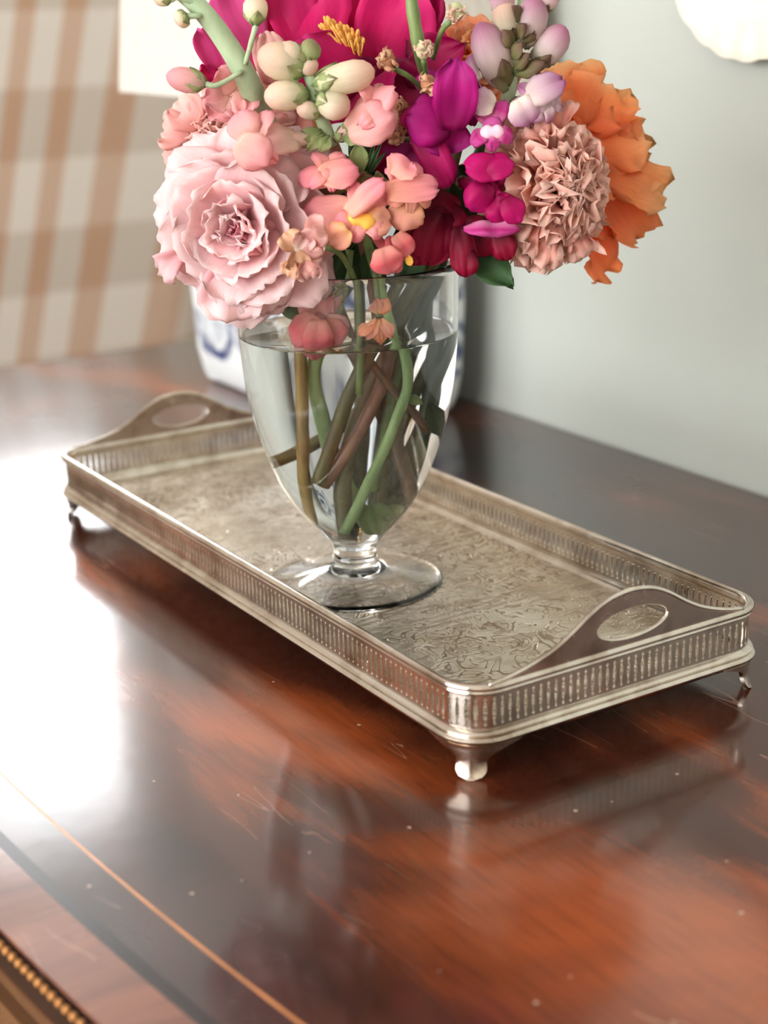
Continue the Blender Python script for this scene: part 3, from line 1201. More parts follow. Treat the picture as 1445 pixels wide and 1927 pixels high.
def sheet(name, fn, mat, parent, nu=9, nv=10, thick=0.0005):
    """a thin two-sided petal: fn(u in -1..1, v in 0..1) -> point"""
    g = [[fn(-1 + 2 * i / (nu - 1), j / (nv - 1)) for i in range(nu)] for j in range(nv)]
    vs, uvs, fs = [], [], []
    back = []
    for j in range(nv):
        for i in range(nu):
            du = g[j][min(i + 1, nu - 1)] - g[j][max(i - 1, 0)]
            dv = g[min(j + 1, nv - 1)][i] - g[max(j - 1, 0)][i]
            n = du.cross(dv)
            n = n.normalized() if n.length > 1e-12 else Vector((0, 0, 1))
            e = 0.35 if i in (0, nu - 1) or j == nv - 1 else 1.0
            vs.append(g[j][i] + n * thick * 0.5 * e)
            back.append(g[j][i] - n * thick * 0.5 * e)
            uvs.append((i / (nu - 1), j / (nv - 1)))
    N = nu * nv
    vs += back
    uvs += uvs[:N]
    for j in range(nv - 1):
        for i in range(nu - 1):
            a = j * nu + i
            fs.append((a, a + 1, a + nu + 1, a + nu))
            fs.append((N + a, N + a + nu, N + a + nu + 1, N + a + 1))
    for j in range(nv - 1):
        a, b = j * nu, (j + 1) * nu
        fs.append((a, b, N + b, N + a))
        fs.append((a + nu - 1, N + a + nu - 1, N + b + nu - 1, b + nu - 1))
    for i in range(nu - 1):
        a = (nv - 1) * nu + i
        fs.append((a, a + 1, N + a + 1, N + a))
        fs.append((i, N + i, N + i + 1, i + 1))
    return link_mesh(name, vs, fs, mat, parent, True, uvs)


def petal(parent, mat, base, tip, width, shape='obovate', n=None, bend=0.0, cup=0.0, ruffle=0.0, k=3.0, curl=0.0, notch=0.0, name='petal', seed=None, nu=12, nv=12, wav=0.0, fold=0.0, frill=None):
    """free petal from base to tip; n is the way its face looks; bend and cup in metres"""
    rnd = random.Random(seed if seed is not None else random.random())
    base, tip = Vector(base), Vector(tip)
    a = tip - base
    L = a.length
    ad = a / L
    n = Vector(n) if n is not None else TOCAM + UP * 0.25
    s = ad.cross(n).normalized()
    n = s.cross(ad).normalized()
    ph, ph2, ph3 = rnd.uniform(0, 6.28), rnd.uniform(0, 6.28), rnd.uniform(0, 6.28)
    q1, q2 = rnd.uniform(0, 50), rnd.uniform(0, 50)
    fr = width * 0.045 if frill is None else frill
    bend *= 0.55
    cup *= 0.8

    def fn(u, v):
        hw = width / 2 * shape_at(shape, v)
        sd = 7.0 if u > 0 else 0.0
        edge = 1 + wav * sin(5 * v + ph3 + (2 if u > 0 else 0)) + 0.10 * noise.noise(Vector((v * 5 + q1, sd, q2))) * abs(u)
        vv = v - notch * max(0, 1 - abs(u) * 2.2) * v ** 4 - 0.06 * u * u * v ** 3 + 0.06 * v ** 3 * noise.noise(Vector((u * 2.6 + q2, q1, 0)))
        x = u * hw * edge
        z = bend * sin(pi * v * 0.9) + cup * u * u * (0.3 + 0.7 * v) - curl * v ** 3
        z += ruffle * (v ** 1.6) * (abs(u) * 0.7 + 0.3) * sin(k * pi * u + ph) + ruffle * 0.6 * abs(u) * sin(5 * v + ph2)
        z += fold * (1 - abs(u)) * (0.3 + 0.7 * v)
        z += width * 0.17 * noise.noise(Vector((u * 1.2 + q1, v * 1.8 + q2, 3.3))) - width * 0.05 * math.exp(-(u * 5) ** 2) * v
        ed = max(abs(u) ** 3 * min(1, v * 3), v ** 5)
        z += fr * ed * noise.noise(Vector((u * 3.2 + q2, v * 4.5 + q1, 1.7))) * 2.2
        return base + ad * (vv * L) + s * x + n * z
    return sheet(name, fn, mat, parent, nu, nv)


def ring_bloom(parent, centre, axis, petals, mats, up=UP, seed=1, squash=1.0):
    """petals set around a flower axis; each: dict(az, ta, tb, L, W, r0, z0, ruf, k, ser, shape, m)"""
    rnd = random.Random(seed)
    ax = Vector(axis).normalized()
    e1 = (Vector(up) - ax * Vector(up).dot(ax)).normalized()
    e2 = ax.cross(e1)
    c = Vector(centre)
    for p in petals:
        ph, ph2, ph3 = rnd.uniform(0, 6.28), rnd.uniform(0, 6.28), rnd.uniform(0, 6.28)
        steps = 24
        path = [(p['r0'], p.get('z0', 0.0))]
        for q in range(steps):
            v = (q + 0.5) / steps
            th = p['ta'] + (p['tb'] - p['ta']) * v + p.get('reflex', 0.0) * max(0, v - 0.7) / 0.3
            r_, z_ = path[-1]
            path.append((r_ + sin(th) * p['L'] / steps, z_ + cos(th) * p['L'] / steps))
        ser = p.get('ser', 0.0)
        sk = p.get('sk', 9)

        def fn(u, v, p=p, path=path, ph=ph, ph2=ph2, ph3=ph3, ser=ser, sk=sk):
            hw = p['W'] / 2 * shape_at(p.get('shape', 'shell'), v)
            vv = v * (1 - 0.10 * u * u * v * v + 0.07 * v * v * noise.noise(Vector((u * 3 + ph * 7, ph2, ph3))))
            if ser:
                vv -= ser * v ** 4 * abs(((u * sk + ph) % 1.0) - 0.5) * 2
            f = min(vv, 1.0) * steps
            i = min(int(f), steps - 1)
            s_ = f - i
            r = path[i][0] * (1 - s_) + path[i + 1][0] * s_
            z = path[i][1] * (1 - s_) + path[i + 1][1] * s_
            dr, dz = path[i + 1][0] - path[i][0], path[i + 1][1] - path[i][1]
            ln = sqrt(dr * dr + dz * dz)
            nr, nz = -dz / ln, dr / ln
            w = p['ruf'] * v ** 1.5 * (sin(p['k'] * pi * u + ph) * (0.35 + 0.65 * abs(u)) + 0.5 * sin(p['k'] * 2.3 * u + ph2)) + p['ruf'] * 0.5 * abs(u) * sin(6 * v + ph3)
            ed = max(abs(u) ** 3 * min(1, v * 3), v ** 4)
            w += p.get('frill', p['W'] * 0.05) * ed * noise.noise(Vector((u * 3.5 + ph * 9, v * 4 + ph2 * 9, ph3))) * 2.2
            w += p['W'] * 0.05 * noise.noise(Vector((u * 1.3 + ph2 * 5, v * 1.7 + ph3 * 5, ph)))
            r2, z2 = r + nr * w, z + nz * w
            da = u * hw / max(abs(r) + p['W'] * p.get('flat', 0.25), 0.003)
            lat = sin(da) * max(abs(r), 0.0)
            # mix of wrapping round the axis and a plain flat offset
            rr = r2 * cos(da)
            ll = r2 * sin(da) + u * hw * p.get('flat', 0.25) * p['W'] / max(abs(r) + p['W'] * p.get('flat', 0.25), 0.003)
            A = p['az']
            ex = e1 * cos(A) + e2 * sin(A)
            ey = -e1 * sin(A) + e2 * cos(A)
            q = ex * rr + ey * ll
            q = e1 * (q.dot(e1)) + e2 * (q.dot(e2) * squash)
            return c + q + ax * z2
        sheet('petal', fn, mats[p.get('m', 0)], parent, p.get('nu', 13), p.get('nv', 10))


def rose_petals(R, n, seed, open0=0.35, ruf=0.06, ser=0.0, k=2.4, wmul=1.0, depth=0.55, tb1=95, ta1=92):
    rnd = random.Random(seed)
    out = []
    for i in range(n):
        t_ = i / (n - 1)
        ta = radians(18 + (ta1 - 18) * t_ ** 0.7 + rnd.uniform(-6, 6))
        tb = radians(-12 + (tb1 + 12) * t_ ** 0.85 + rnd.uniform(-10, 10))
        L = R * (0.42 + 0.62 * t_ ** 0.8) * rnd.uniform(0.93, 1.07)
        out.append(dict(az=i * 2.39996 + rnd.uniform(-0.2, 0.2), ta=ta, tb=tb, L=L, W=R * (0.42 + 0.85 * t_ ** 0.8) * wmul * rnd.uniform(0.9, 1.12),
                        r0=R * (0.02 + 0.05 * t_), z0=-R * depth * t_ * 0.7, ruf=R * ruf * (0.5 + t_), k=k + rnd.uniform(-.6, .9), ser=ser,
                        reflex=radians(rnd.uniform(0, 40)) * t_, shape='shell', m=0 if t_ > 0.22 else 1))
    return out


def ring_list(R, rings, seed, ruf=0.05, ser=0.0, sk=3.5, k=2.4, shape='shell', frill=0.05, flat=0.3, inner=1):
    """rings: (count, length, start tilt, end tilt, width, height) in units of R and degrees"""
    rnd_ = random.Random(seed)
    out = []
    for q, (n, L, ta, tb, W, z0) in enumerate(rings):
        off = rnd_.uniform(0, 6.28)
        for i in range(n):
            out.append(dict(az=off + 2 * pi * i / n + rnd_.uniform(-.18, .18), ta=radians(ta + rnd_.uniform(-6, 6)), tb=radians(tb + rnd_.uniform(-10, 10)), L=R * L * rnd_.uniform(0.9, 1.1),
                            W=R * W * rnd_.uniform(0.88, 1.14), r0=R * 0.05 * (q / len(rings)), z0=R * (z0 + rnd_.uniform(-.03, .03)), ruf=R * ruf * rnd_.uniform(.6, 1.3), k=k + rnd_.uniform(-.7, 1.0), ser=ser, sk=sk,
                            shape=shape, frill=R * frill, flat=flat, reflex=radians(rnd_.uniform(-5, 35)) * (ta > 45), m=1 if q < inner else 0))
    return out


STEMS = []


def stem(parent, pts, r, mat, name='stem', n=8, seg=5, taper=0.85):
    """side stems are built at once; main stems wait until all are known, so that they can lie beside each other"""
    if name in ('stem', 'lower_stem'):
        STEMS.append((parent, [Vector(p) for p in pts], r, mat, name, taper))
        return None
    path = smooth_path(pts, seg)
    N = len(path)
    rr = [r * (taper + (1 - taper) * i / (N - 1)) * (1 + 0.05 * sin(i * 1.7)) for i in range(N)]
    return MB().tube(path, rr, n).build(name, mat, parent)


def settle_stems(step=0.0045, iters=220):
    """ease the stems apart and inside the glass; their tops stay at the blooms"""
    X, ids, rad_, first, last = [], [], [], [], []
    spans = []
    for k, (parent, pts, r, mat, name, taper) in enumerate(STEMS):
        d = smooth_path(pts, 12)
        ln = [0.0]
        for a, b in zip(d, d[1:]):
            ln.append(ln[-1] + (b - a).length)
        m_ = max(6, int(ln[-1] / step))
        a0 = len(X)
        q = 0
        for i in range(m_ + 1):
            t_ = ln[-1] * i / m_
            while q < len(d) - 2 and ln[q + 1] < t_:
                q += 1
            f = (t_ - ln[q]) / max(ln[q + 1] - ln[q], 1e-9)
            X.append(d[q].lerp(d[q + 1], f))
            ids.append(k)
            rad_.append(r * 1.06)
        spans.append((a0, len(X)))
    X = np.array([tuple(v) for v in X])
    X0 = X.copy()
    ids = np.array(ids)
    rad_ = np.array(rad_)
    ip = sorted((z, r) for r, z in inner)
    zi = np.array([z for z, r in ip])
    ri_ = np.array([r for z, r in ip])
    H = np.array(tuple(HDIR))
    need = rad_[:, None] + rad_[None, :] + 0.0003
    other = ids[:, None] != ids[None, :]
    free = np.ones(len(X))
    for a, b in spans:
        free[a] = 0.0
        free[a + 1] = 0.5

    def glass():
        z = X[:, 2] - TZ
        z[:] = np.maximum(z, 0.0478 + rad_)
        X[:, 2] = np.where(X[:, 2] - TZ < z, z + TZ, X[:, 2])
        dx, dy = X[:, 0] - VC.x, X[:, 1] - VC.y
        rr = np.hypot(dx, dy) + 1e-9
        lim = np.interp(z - rad_ * 0.6, zi, ri_) - rad_ - 0.0006
        lim = np.maximum(lim, 0.0005)
        inside = z < 0.2085 + rad_                    # below the lip the stem has to be in the bowl
        f = np.where(inside & (rr > lim), lim / rr, 1.0)
        X[:, 0] = VC.x + dx * f
        X[:, 1] = VC.y + dy * f
    for it in range(iters):
        D = X[:, None, :] - X[None, :, :]
        dist = np.sqrt((D ** 2).sum(2)) + 1e-9
        I, J = np.nonzero(other & (dist < need))
        mv = np.zeros_like(X)
        cnt = np.ones(len(X))
        if len(I):
            d = D[I, J]
            dep = d @ H
            lat = d - dep[:, None] * H
            s0 = np.sign((X0[I] - X0[J]) @ H + np.where(ids[I] > ids[J], 1e-5, -1e-5))
            dep = np.where(np.abs(dep) < 4e-4, s0 * 8e-4, dep)
            w = lat * 0.30 + dep[:, None] * H
            w[:, 2] *= 0.3
            w /= np.linalg.norm(w, axis=1)[:, None] + 1e-9
            p = (need[I, J] - dist[I, J])[:, None] * w * 0.5
            np.add.at(mv, I, p)
            np.add.at(cnt, I, 0.6)
        X += mv / cnt[:, None] * free[:, None] * 1.3
        if it < iters - 25:                           # keep each stem an even curve
            Dp = X - X0
            for a, b in spans:
                e = Dp[a:b]
                e[1:-1] = 0.4 * e[1:-1] + 0.3 * (e[:-2] + e[2:])
                e[-1] = 0.5 * e[-1] + 0.5 * e[-2]
                e[0] = 0
            X = X0 + Dp
        glass()
    for (a, b), (parent, pts, r, mat, name, taper) in zip(spans, STEMS):
        P_ = X[a:b].copy()
        P_[1:-1] = 0.6 * P_[1:-1] + 0.2 * (P_[:-2] + P_[2:])
        N = b - a
        MB().tube([Vector(q) for q in P_], [r * (taper + (1 - taper) * i / (N - 1)) * (1 + 0.04 * sin(i * 1.3)) for i in range(N)], 10).build(name, mat, parent)


def bud(parent, base, tip, r, mat, cal, n_sep=4, fat=0.6, name='bud'):
    """closed bud with its green calyx"""
    base, tip = Vector(base), Vector(tip)
    a = tip - base
    L = a.length
    d = a / L
    e1 = d.orthogonal().normalized()
    e2 = d.cross(e1)
    prof = [(0.0, 0.35), (0.12, 0.72), (0.3, 0.92), (0.5, 1.0), (0.7, 0.96), (0.86, 0.74), (0.96, 0.40), (1.0, 0.06)]
    nu = 12
    vs, uvs, fs = [], [], []
    for t_, w in prof:
        for i in range(nu):
            an = 2 * pi * i / nu
            lob = 1 + (0.10 * sin(2 * an + 3 * t_) + 0.05 * sin(3 * an + 1)) * (0.4 + 0.6 * t_)
            vs.append(base + d * (L * t_) + (e1 * cos(an) + e2 * sin(an)) * (r * w * lob))
            uvs.append((i / nu, t_))
    for j in range(len(prof) - 1):
        for i in range(nu):
            k = (i + 1) % nu
            fs.append((j * nu + i, j * nu + k, (j + 1) * nu + k, (j + 1) * nu + i))
    fs.append(tuple(reversed(range(nu))))
    fs.append(tuple((len(prof) - 1) * nu + i for i in range(nu)))
    o = link_mesh(name, vs, fs, mat, parent, True, uvs)
    for i in range(n_sep):
        an = 2 * pi * i / n_sep + 0.5
        out = e1 * cos(an) + e2 * sin(an)
        petal(o, cal, base - d * r * 0.15 + out * r * 0.2, base + d * L * 0.45 + out * r * 1.02, r * 1.15, 'leaf', n=out + d * 0.1, bend=r * 0.30, cup=-r * 0.22, name='sepal', nu=5, nv=6)
    return o


def floret(parent, mouth, face, size, tube_m, up_m, low_m, pal_m, roll=0.0, back=None, cal=None, lean=0.0, spread=1.0):
    """snapdragon floret: tube, two upper lobes, three lower lobes and the bulging palate"""
    f = Vector(face).normalized()
    u0 = (UP - f * UP.dot(f)).normalized()
    r0 = u0.cross(f) * 1.0
    u = u0 * cos(roll) + r0 * sin(roll)
    r = u.cross(f)
    o = Vector(mouth)

    def L(x, y, z):
        return o + (r * x + u * y + f * z) * size
    bk = Vector(back) if back is not None else L(0, 0.12, -0.95)
    path = smooth_path([bk, bk * 0.45 + L(0, 0.05, -0.25) * 0.55, L(0, 0.0, -0.02)], 4)
    N = len(path)
    tb = MB().tube(path, [size * (0.13 + 0.17 * (i / (N - 1)) ** 0.7) for i in range(N)], 12).build('floret', tube_m, parent)
    ul = tb.data.uv_layers.new(name='UVMap')
    nr = 12
    for lp in tb.data.loops:
        ul.data[lp.index].uv = ((lp.vertex_index % nr) / nr, (lp.vertex_index // nr) / (N - 1))
    rs = random.Random(int(abs(o.x * 1e5) + abs(o.z * 1e5)))
    for sg in (-1, 1):
        petal(tb, up_m, L(sg * 0.10, 0.14, -0.10), L(sg * 0.36 * spread, 0.74 + rs.uniform(-.06, .06), 0.02), size * 0.58, 'round', n=f * 0.8 + u * 0.35, bend=size * 0.16, cup=-size * 0.10,
              curl=size * 0.20, ruffle=size * 0.05, name='upper_lobe', seed=rs.random())
    for sg in (-1, 1):
        petal(tb, low_m, L(sg * 0.14, -0.12, 0.04), L(sg * 0.62 * spread, -0.42 + rs.uniform(-.08, .08), 0.06), size * 0.52, 'round', n=f + u * 0.2, bend=size * 0.20, cup=-size * 0.12,
              curl=size * 0.18, ruffle=size * 0.05, name='lower_lobe', seed=rs.random())
    petal(tb, low_m, L(0, -0.16, 0.06), L(0, -0.70, 0.06), size * 0.42, 'round', n=f + u * 0.2, bend=size * 0.18, cup=-size * 0.10, curl=size * 0.16, ruffle=size * 0.04, name='lower_lobe', seed=rs.random())
    # the palate: two swellings that run into one another with a groove between
    nu_, nv_ = 16, 10
    pv, pf = [], []
    for a_ in range(nv_ + 1):
        th = pi * a_ / nv_
        for b_ in range(nu_):
            ph = 2 * pi * b_ / nu_
            x_, y_, z_ = sin(th) * cos(ph), cos(th), sin(th) * sin(ph)
            groove = 1 - 0.35 * math.exp(-(x_ * 4) ** 2)
            pv.append(L(x_ * 0.36, -0.14 + y_ * 0.24 * groove, 0.08 + z_ * 0.17 * groove))
    for a_ in range(nv_):
        for b_ in range(nu_):
            c_ = (b_ + 1) % nu_
            pf.append((a_ * nu_ + b_, (a_ + 1) * nu_ + b_, (a_ + 1) * nu_ + c_, a_ * nu_ + c_))
    link_mesh('palate', pv, pf, pal_m, tb, True, [(0.5, 0.45)] * len(pv))
    if cal is not None:
        d = (L(0, 0, -0.1) - bk).normalized()
        e1 = d.orthogonal().normalized()
        e2 = d.cross(e1)
        for i in range(5):
            an = 2 * pi * i / 5
            out = e1 * cos(an) + e2 * sin(an)
            petal(tb, cal, bk - d * size * 0.05 + out * size * 0.05, bk + d * size * 0.34 + out * size * 0.22, size * 0.22, 'leaf', n=out, bend=size * 0.04, name='sepal', nu=5, nv=6)
    return tb


# --- petal, leaf and stem colours
pm = petal_mat
PALE = pm('pale_pink_petal', srgb(238, 176, 180), srgb(248, 212, 214), 0.48, srgb(250, 224, 222))
PALE_IN = pm('deep_pink_heart_petal', srgb(222, 116, 132), srgb(244, 178, 188), 0.45)
DUSTY = pm('dusty_pink_petal', srgb(220, 142, 126), srgb(244, 182, 166), 0.46, srgb(250, 210, 194))
ROSY = pm('rosy_pink_petal', srgb(220, 150, 142), srgb(242, 186, 178), 0.45, srgb(248, 206, 196))
MAGENTA = pm('magenta_petal', srgb(166, 4, 66), srgb(216, 22, 106), 0.40, srgb(222, 48, 126))
MAGENTA_D = pm('deep_magenta_petal', srgb(110, 0, 44), srgb(168, 6, 78), 0.28)
CERISE = pm('cerise_petal', srgb(206, 50, 118), srgb(224, 84, 152), 0.40)
PURPLE = pm('purple_magenta_petal', srgb(128, 0, 72), srgb(176, 14, 116), 0.30, srgb(168, 26, 120))
FUCHSIA = pm('fuchsia_petal', srgb(140, 0, 64), srgb(188, 6, 98), 0.28, srgb(196, 20, 112))
CRIMSON = pm('crimson_petal', srgb(84, 0, 28), srgb(136, 4, 44), 0.25, srgb(150, 8, 50))
CORAL = pm('coral_pink_petal', srgb(252, 194, 172), srgb(250, 176, 174), 0.42, srgb(248, 160, 176))
PEACH = pm('peach_petal', srgb(252, 206, 150), srgb(250, 184, 162), 0.42)
PINK = pm('snapdragon_pink_petal', srgb(250, 212, 198), srgb(250, 192, 190), 0.45, srgb(248, 178, 184))
PINK_PALE = pm('snapdragon_blush_tube', srgb(238, 214, 190), srgb(244, 196, 190), 0.38)
REDPINK = pm('red_coral_petal', srgb(248, 180, 164), srgb(232, 110, 118), 0.40, srgb(240, 146, 150))
ORANGE = pm('orange_petal', srgb(250, 134, 80), srgb(255, 174, 112), 0.50, srgb(255, 208, 152))
ORANGE_R = pm('red_orange_petal', srgb(240, 110, 66), srgb(254, 150, 98), 0.50, srgb(255, 178, 122))
APRICOT = pm('apricot_petal', srgb(244, 150, 104), srgb(250, 182, 140), 0.40)
LAVENDER = pm('lavender_white_petal', srgb(240, 226, 214), srgb(226, 190, 206), 0.38, srgb(188, 112, 160))
LAV_PINK = pm('mauve_pink_petal', srgb(232, 150, 190), srgb(206, 52, 140), 0.34, srgb(220, 96, 170))
CREAM = pm('cream_bud_petal', srgb(214, 214, 168), srgb(240, 226, 198), 0.35, srgb(244, 200, 180))
BLUSHBUD = pm('blush_bud_petal', srgb(226, 222, 196), srgb(232, 206, 206), 0.35, srgb(198, 130, 160))
DRIED = pm('dried_peach_petal', srgb(198, 140, 104), srgb(230, 180, 146), 0.30)
YELLOW = plain('yellow_palate', srgb(250, 186, 76), 0.6, 0.12, 200)
PEACHPAL = plain('peach_palate', srgb(248, 176, 104), 0.6, 0.12, 200)
WHITEPAL = plain('white_palate', srgb(240, 190, 206), 0.6, 0.15, 200)
DARKPAL = plain('fuchsia_palate', srgb(196, 4, 104), 0.6, 0.12, 200)
STAMEN = plain('stamen_yellow', srgb(246, 176, 84), 0.6, 0.2, 400)
G_PALE = stem_mat('pale_green_stem', srgb(150, 172, 134), srgb(182, 200, 162))
G_LIGHT = stem_mat('light_green_stem', srgb(128, 160, 98), srgb(164, 192, 128))
G_MID = stem_mat('green_stem', srgb(82, 104, 58), srgb(124, 142, 82))
G_DARK = stem_mat('dark_green_stem', srgb(44, 58, 38), srgb(76, 92, 58))
OLIVE = stem_mat('olive_stem', srgb(74, 70, 38), srgb(112, 106, 58))
OCHRE = stem_mat('ochre_stem', srgb(126, 98, 46), srgb(176, 148, 84))
BROWN = stem_mat('brown_stem', srgb(70, 48, 30), srgb(116, 84, 50))
PINKST = stem_mat('pinkish_brown_stem', srgb(116, 74, 60), srgb(164, 122, 98))
LEAF = pm('dark_leaf', srgb(40, 66, 38), srgb(62, 92, 54), 0.15)
LEAF_L = pm('pale_leaf', srgb(122, 148, 88), srgb(160, 180, 118), 0.25)
SEPAL = pm('green_sepal', srgb(120, 138, 84), srgb(164, 174, 118), 0.2, srgb(140, 128, 90))
SEPAL_B = pm('brown_green_sepal', srgb(130, 138, 84), srgb(124, 108, 76), 0.2, srgb(112, 80, 68))

SNAPS = 'snapdragons in the glass vase'
px = PXM
CAMF = TOCAM + UP * 0.22          # towards the viewer and a little up


def facing(rx=0.0, uy=0.0):
    """a direction that looks at the viewer, turned right by rx and up by uy"""
    return (CAMF + RIGHT * rx + UP * uy).normalized()


# ---- 1 pale pink garden rose
rose = thing('rose', 'large pale pink ruffled rose hanging over the left side of the vase', 'rose', S(592, 968, 0.006), 'roses in the glass vase')
c1 = P(440, 425, 0.052)
R1 = 0.0465
RR = [(3, .22, 30, 0, .30, .06), (4, .36, 40, -5, .52, .04), (5, .52, 55, 10, .72, .0), (5, .66, 66, 26, .86, -.05), (6, .80, 74, 44, .92, -.11), (7, .94, 82, 60, .94, -.17), (8, 1.04, 92, 76, .92, -.24), (9, 1.12, 104, 92, .90, -.32)]
ra = facing(-0.30, -0.22)
ring_bloom(rose, P(436, 436, 0.073) - ra * 0.014, ra, ring_list(R1, RR, 11, ruf=0.022, k=1.8, frill=0.042, flat=0.35), [PALE, PALE_IN], seed=5)
for i, (b, tp, w, d0, d1) in enumerate([((480, 390), (568, 320), 95, .050, .046), ((490, 420), (574, 390), 90, .050, .044), ((470, 480), (505, 590), 110, .050, .046), ((430, 490), (440, 604), 120, .048, .046),
                                        ((340, 480), (300, 522), 60, .044, .036)]):
    petal(rose, PALE, P(b[0], b[1], d0 + 0.013), P(tp[0], tp[1], d1 + 0.013), w * px, 'shell', n=facing(-0.2 + 0.004 * (tp[0] - 440), -0.004 * (tp[1] - 420)), bend=0.004, cup=0.002, curl=0.002, ruffle=0.002, k=2.6, seed=100 + i, frill=0.002)
stem(rose, [P(470, 440, 0.045), P(540, 462, 0.034), P(566, 520, 0.020), S(566, 650, 0.018), S(573, 800, 0.016), S(576, 880, 0.012), S(592, 968, 0.006)], 11 * px, OCHRE)
petal(rose, LEAF, P(520, 545, 0.02), P(575, 610, 0.03), 42 * px, 'leaf', bend=0.003, name='leaf')

# ---- 2 dusty pink bloom behind it
carn2 = thing('carnation', 'dusty rose-pink bloom tucked behind the large pale pink rose', 'carnation', S(816, 805, 0.018), 'carnations in the glass vase')
a2 = facing(-0.55, 0.15)
ring_bloom(carn2, P(385, 250, 0.002) - a2 * 0.016, a2, ring_list(0.029, [(6, .7, 15, 0, .7, 0), (8, .85, 35, 20, .8, -.1), (9, .95, 60, 45, .85, -.2), (10, 1.05, 85, 75, .85, -.3), (10, 1.1, 105, 100, .8, -.4)], 23, ruf=0.10, k=3, frill=0.1, shape='fan', ser=0.04), [ROSY, ROSY], seed=8)
for i, (b, tp, w) in enumerate([((370, 270), (312, 300), 70), ((380, 240), (330, 190), 80), ((400, 230), (392, 180), 70), ((370, 290), (330, 340), 70), ((360, 250), (305, 250), 75)]):
    petal(carn2, ROSY, P(b[0], b[1], -0.002), P(tp[0], tp[1], -0.008), w * px, 'shell', n=facing(-0.4, 0.2), bend=0.004, cup=0.003, ruffle=0.0025, seed=140 + i)
stem(carn2, [P(400, 262, -0.016), P(520, 430, -0.012), P(640, 600, 0.012), S(720, 700, 0.018), S(816, 805, 0.018)], 7.5 * px, BROWN)
stem(carn2, [S(775, 640, 0.017), S(764, 690, 0.018), S(762, 740, 0.018)], 4 * px, G_MID, 'side_stem')
petal(carn2, LEAF_L, S(765, 735, 0.020), S(802, 752, 0.022), 20 * px, 'leaf', bend=0.002, name='leaf')

# ---- 3 stock: thick pale stem with small buds and a few pink flowers
stock = thing('stock_stem', 'thick pale green stock stem with small closed buds beside the pink rose', 'stock flower', S(776, 930, 0.002))
pth = smooth_path([P(325, -30, 0.05), P(380, 20, 0.05), P(432, 90, 0.046), P(470, 160, 0.04), P(502, 240, 0.018), P(565, 400, -0.008)], 6)
MB().tube(pth, [(15 + 6 * min(1, i / 20)) * px for i in range(len(pth))], 12).build('stem', G_PALE, stock)
stem(stock, [P(565, 400, -0.008), P(622, 540, -0.008), S(712, 760, -0.004), S(776, 930, 0.002)], 12.5 * px, BROWN, 'lower_stem')
for i, (b, m_, tp, r, bt) in enumerate([((385, 28), (372, 30), (352, 30), 16, (330, 42)), ((455, 135), (410, 160), (385, 158), 21, (312, 142)), ((462, 120), (474, 75), (482, 45), 20, (478, -10)), ((400, 20), (340, -4), (320, 0), 12, (288, -4))]):
    stem(stock, [P(b[0], b[1], 0.05), P(m_[0], m_[1], 0.056), P(tp[0], tp[1], 0.056)], 5 * px, G_PALE, 'side_stem')
    bud(stock, P(tp[0], tp[1], 0.056), P(bt[0], bt[1], 0.056), r * px, [CREAM, PINK, CREAM, CREAM][i], SEPAL)
for i, (b, tp, w, sh) in enumerate([((425, 190), (395, 225), 60, 'round'), ((430, 185), (450, 225), 50, 'round'), ((430, 180), (385, 190), 55, 'round'), ((440, 170), (410, 125), 60, 'round'),
                                    ((450, 170), (470, 215), 50, 'shell'), ((520, 160), (500, 60), 60, 'strap'), ((530, 190), (500, 130), 60, 'shell'), ((505, 225), (545, 250), 50, 'shell'),
                                    ((500, 215), (560, 215), 45, 'shell'), ((545, 240), (590, 230), 45, 'shell')]):
    petal(stock, PINK if i < 5 else ROSY, P(b[0], b[1], 0.036 if i < 5 else 0.008), P(tp[0], tp[1], 0.042 if i < 5 else 0.008), w * px, sh, bend=0.003, cup=0.0025, ruffle=0.0016, seed=160 + i)

# ---- 4 peony
peony = thing('peony', 'single magenta peony with golden stamens at the top of the bouquet', 'peony', S(662, 985, -0.008))
PE = [((560, 160), (520, -45), 135, -.004, -.012, 'obovate', MAGENTA, .010), ((600, 150), (575, -50), 150, .002, -.016, 'obovate', MAGENTA, .010), ((490, 130), (425, -30), 105, -.004, -.008, 'obovate', CERISE, .006),
      ((415, 135), (374, 52), 46, .0, .002, 'strap', CERISE, .004), ((405, 160), (378, 120), 30, .0, .002, 'round', MAGENTA, .002),
      ((660, 120), (628, -40), 150, -.012, -.024, 'obovate', MAGENTA, .008), ((690, 175), (775, -25), 150, .0, -.010, 'obovate', MAGENTA, .014), ((650, 190), (560, 75), 150, .012, .010, 'round', MAGENTA, .010),
      ((640, 130), (690, 215), 170, .008, .012, 'round', MAGENTA_D, .010), ((730, 170), (800, 20), 130, -.004, -.016, 'obovate', MAGENTA, .012), ((760, 150), (878, 82), 105, .0, .0, 'pointed', MAGENTA_D, .010),
      ((770, 110), (815, -20), 70, -.006, -.012, 'obovate', MAGENTA_D, .006), ((720, 120), (760, 235), 140, .0, .006, 'round', MAGENTA_D, .010), ((600, 170), (520, 150), 110, .002, -.004, 'round', MAGENTA, .006)]
for i, (b, tp, w, d0, d1, sh, mt, bd) in enumerate(PE):
    petal(peony, mt, P(b[0], b[1], d0 + 0.006), P(tp[0], tp[1], d1 + 0.006), w * px, sh, bend=-bd * 0.7, cup=0.005, ruffle=0.0022, k=2.0, curl=-0.003, seed=200 + i, nu=11, nv=12, wav=0.04)
m = MB()
rnd = random.Random(5)
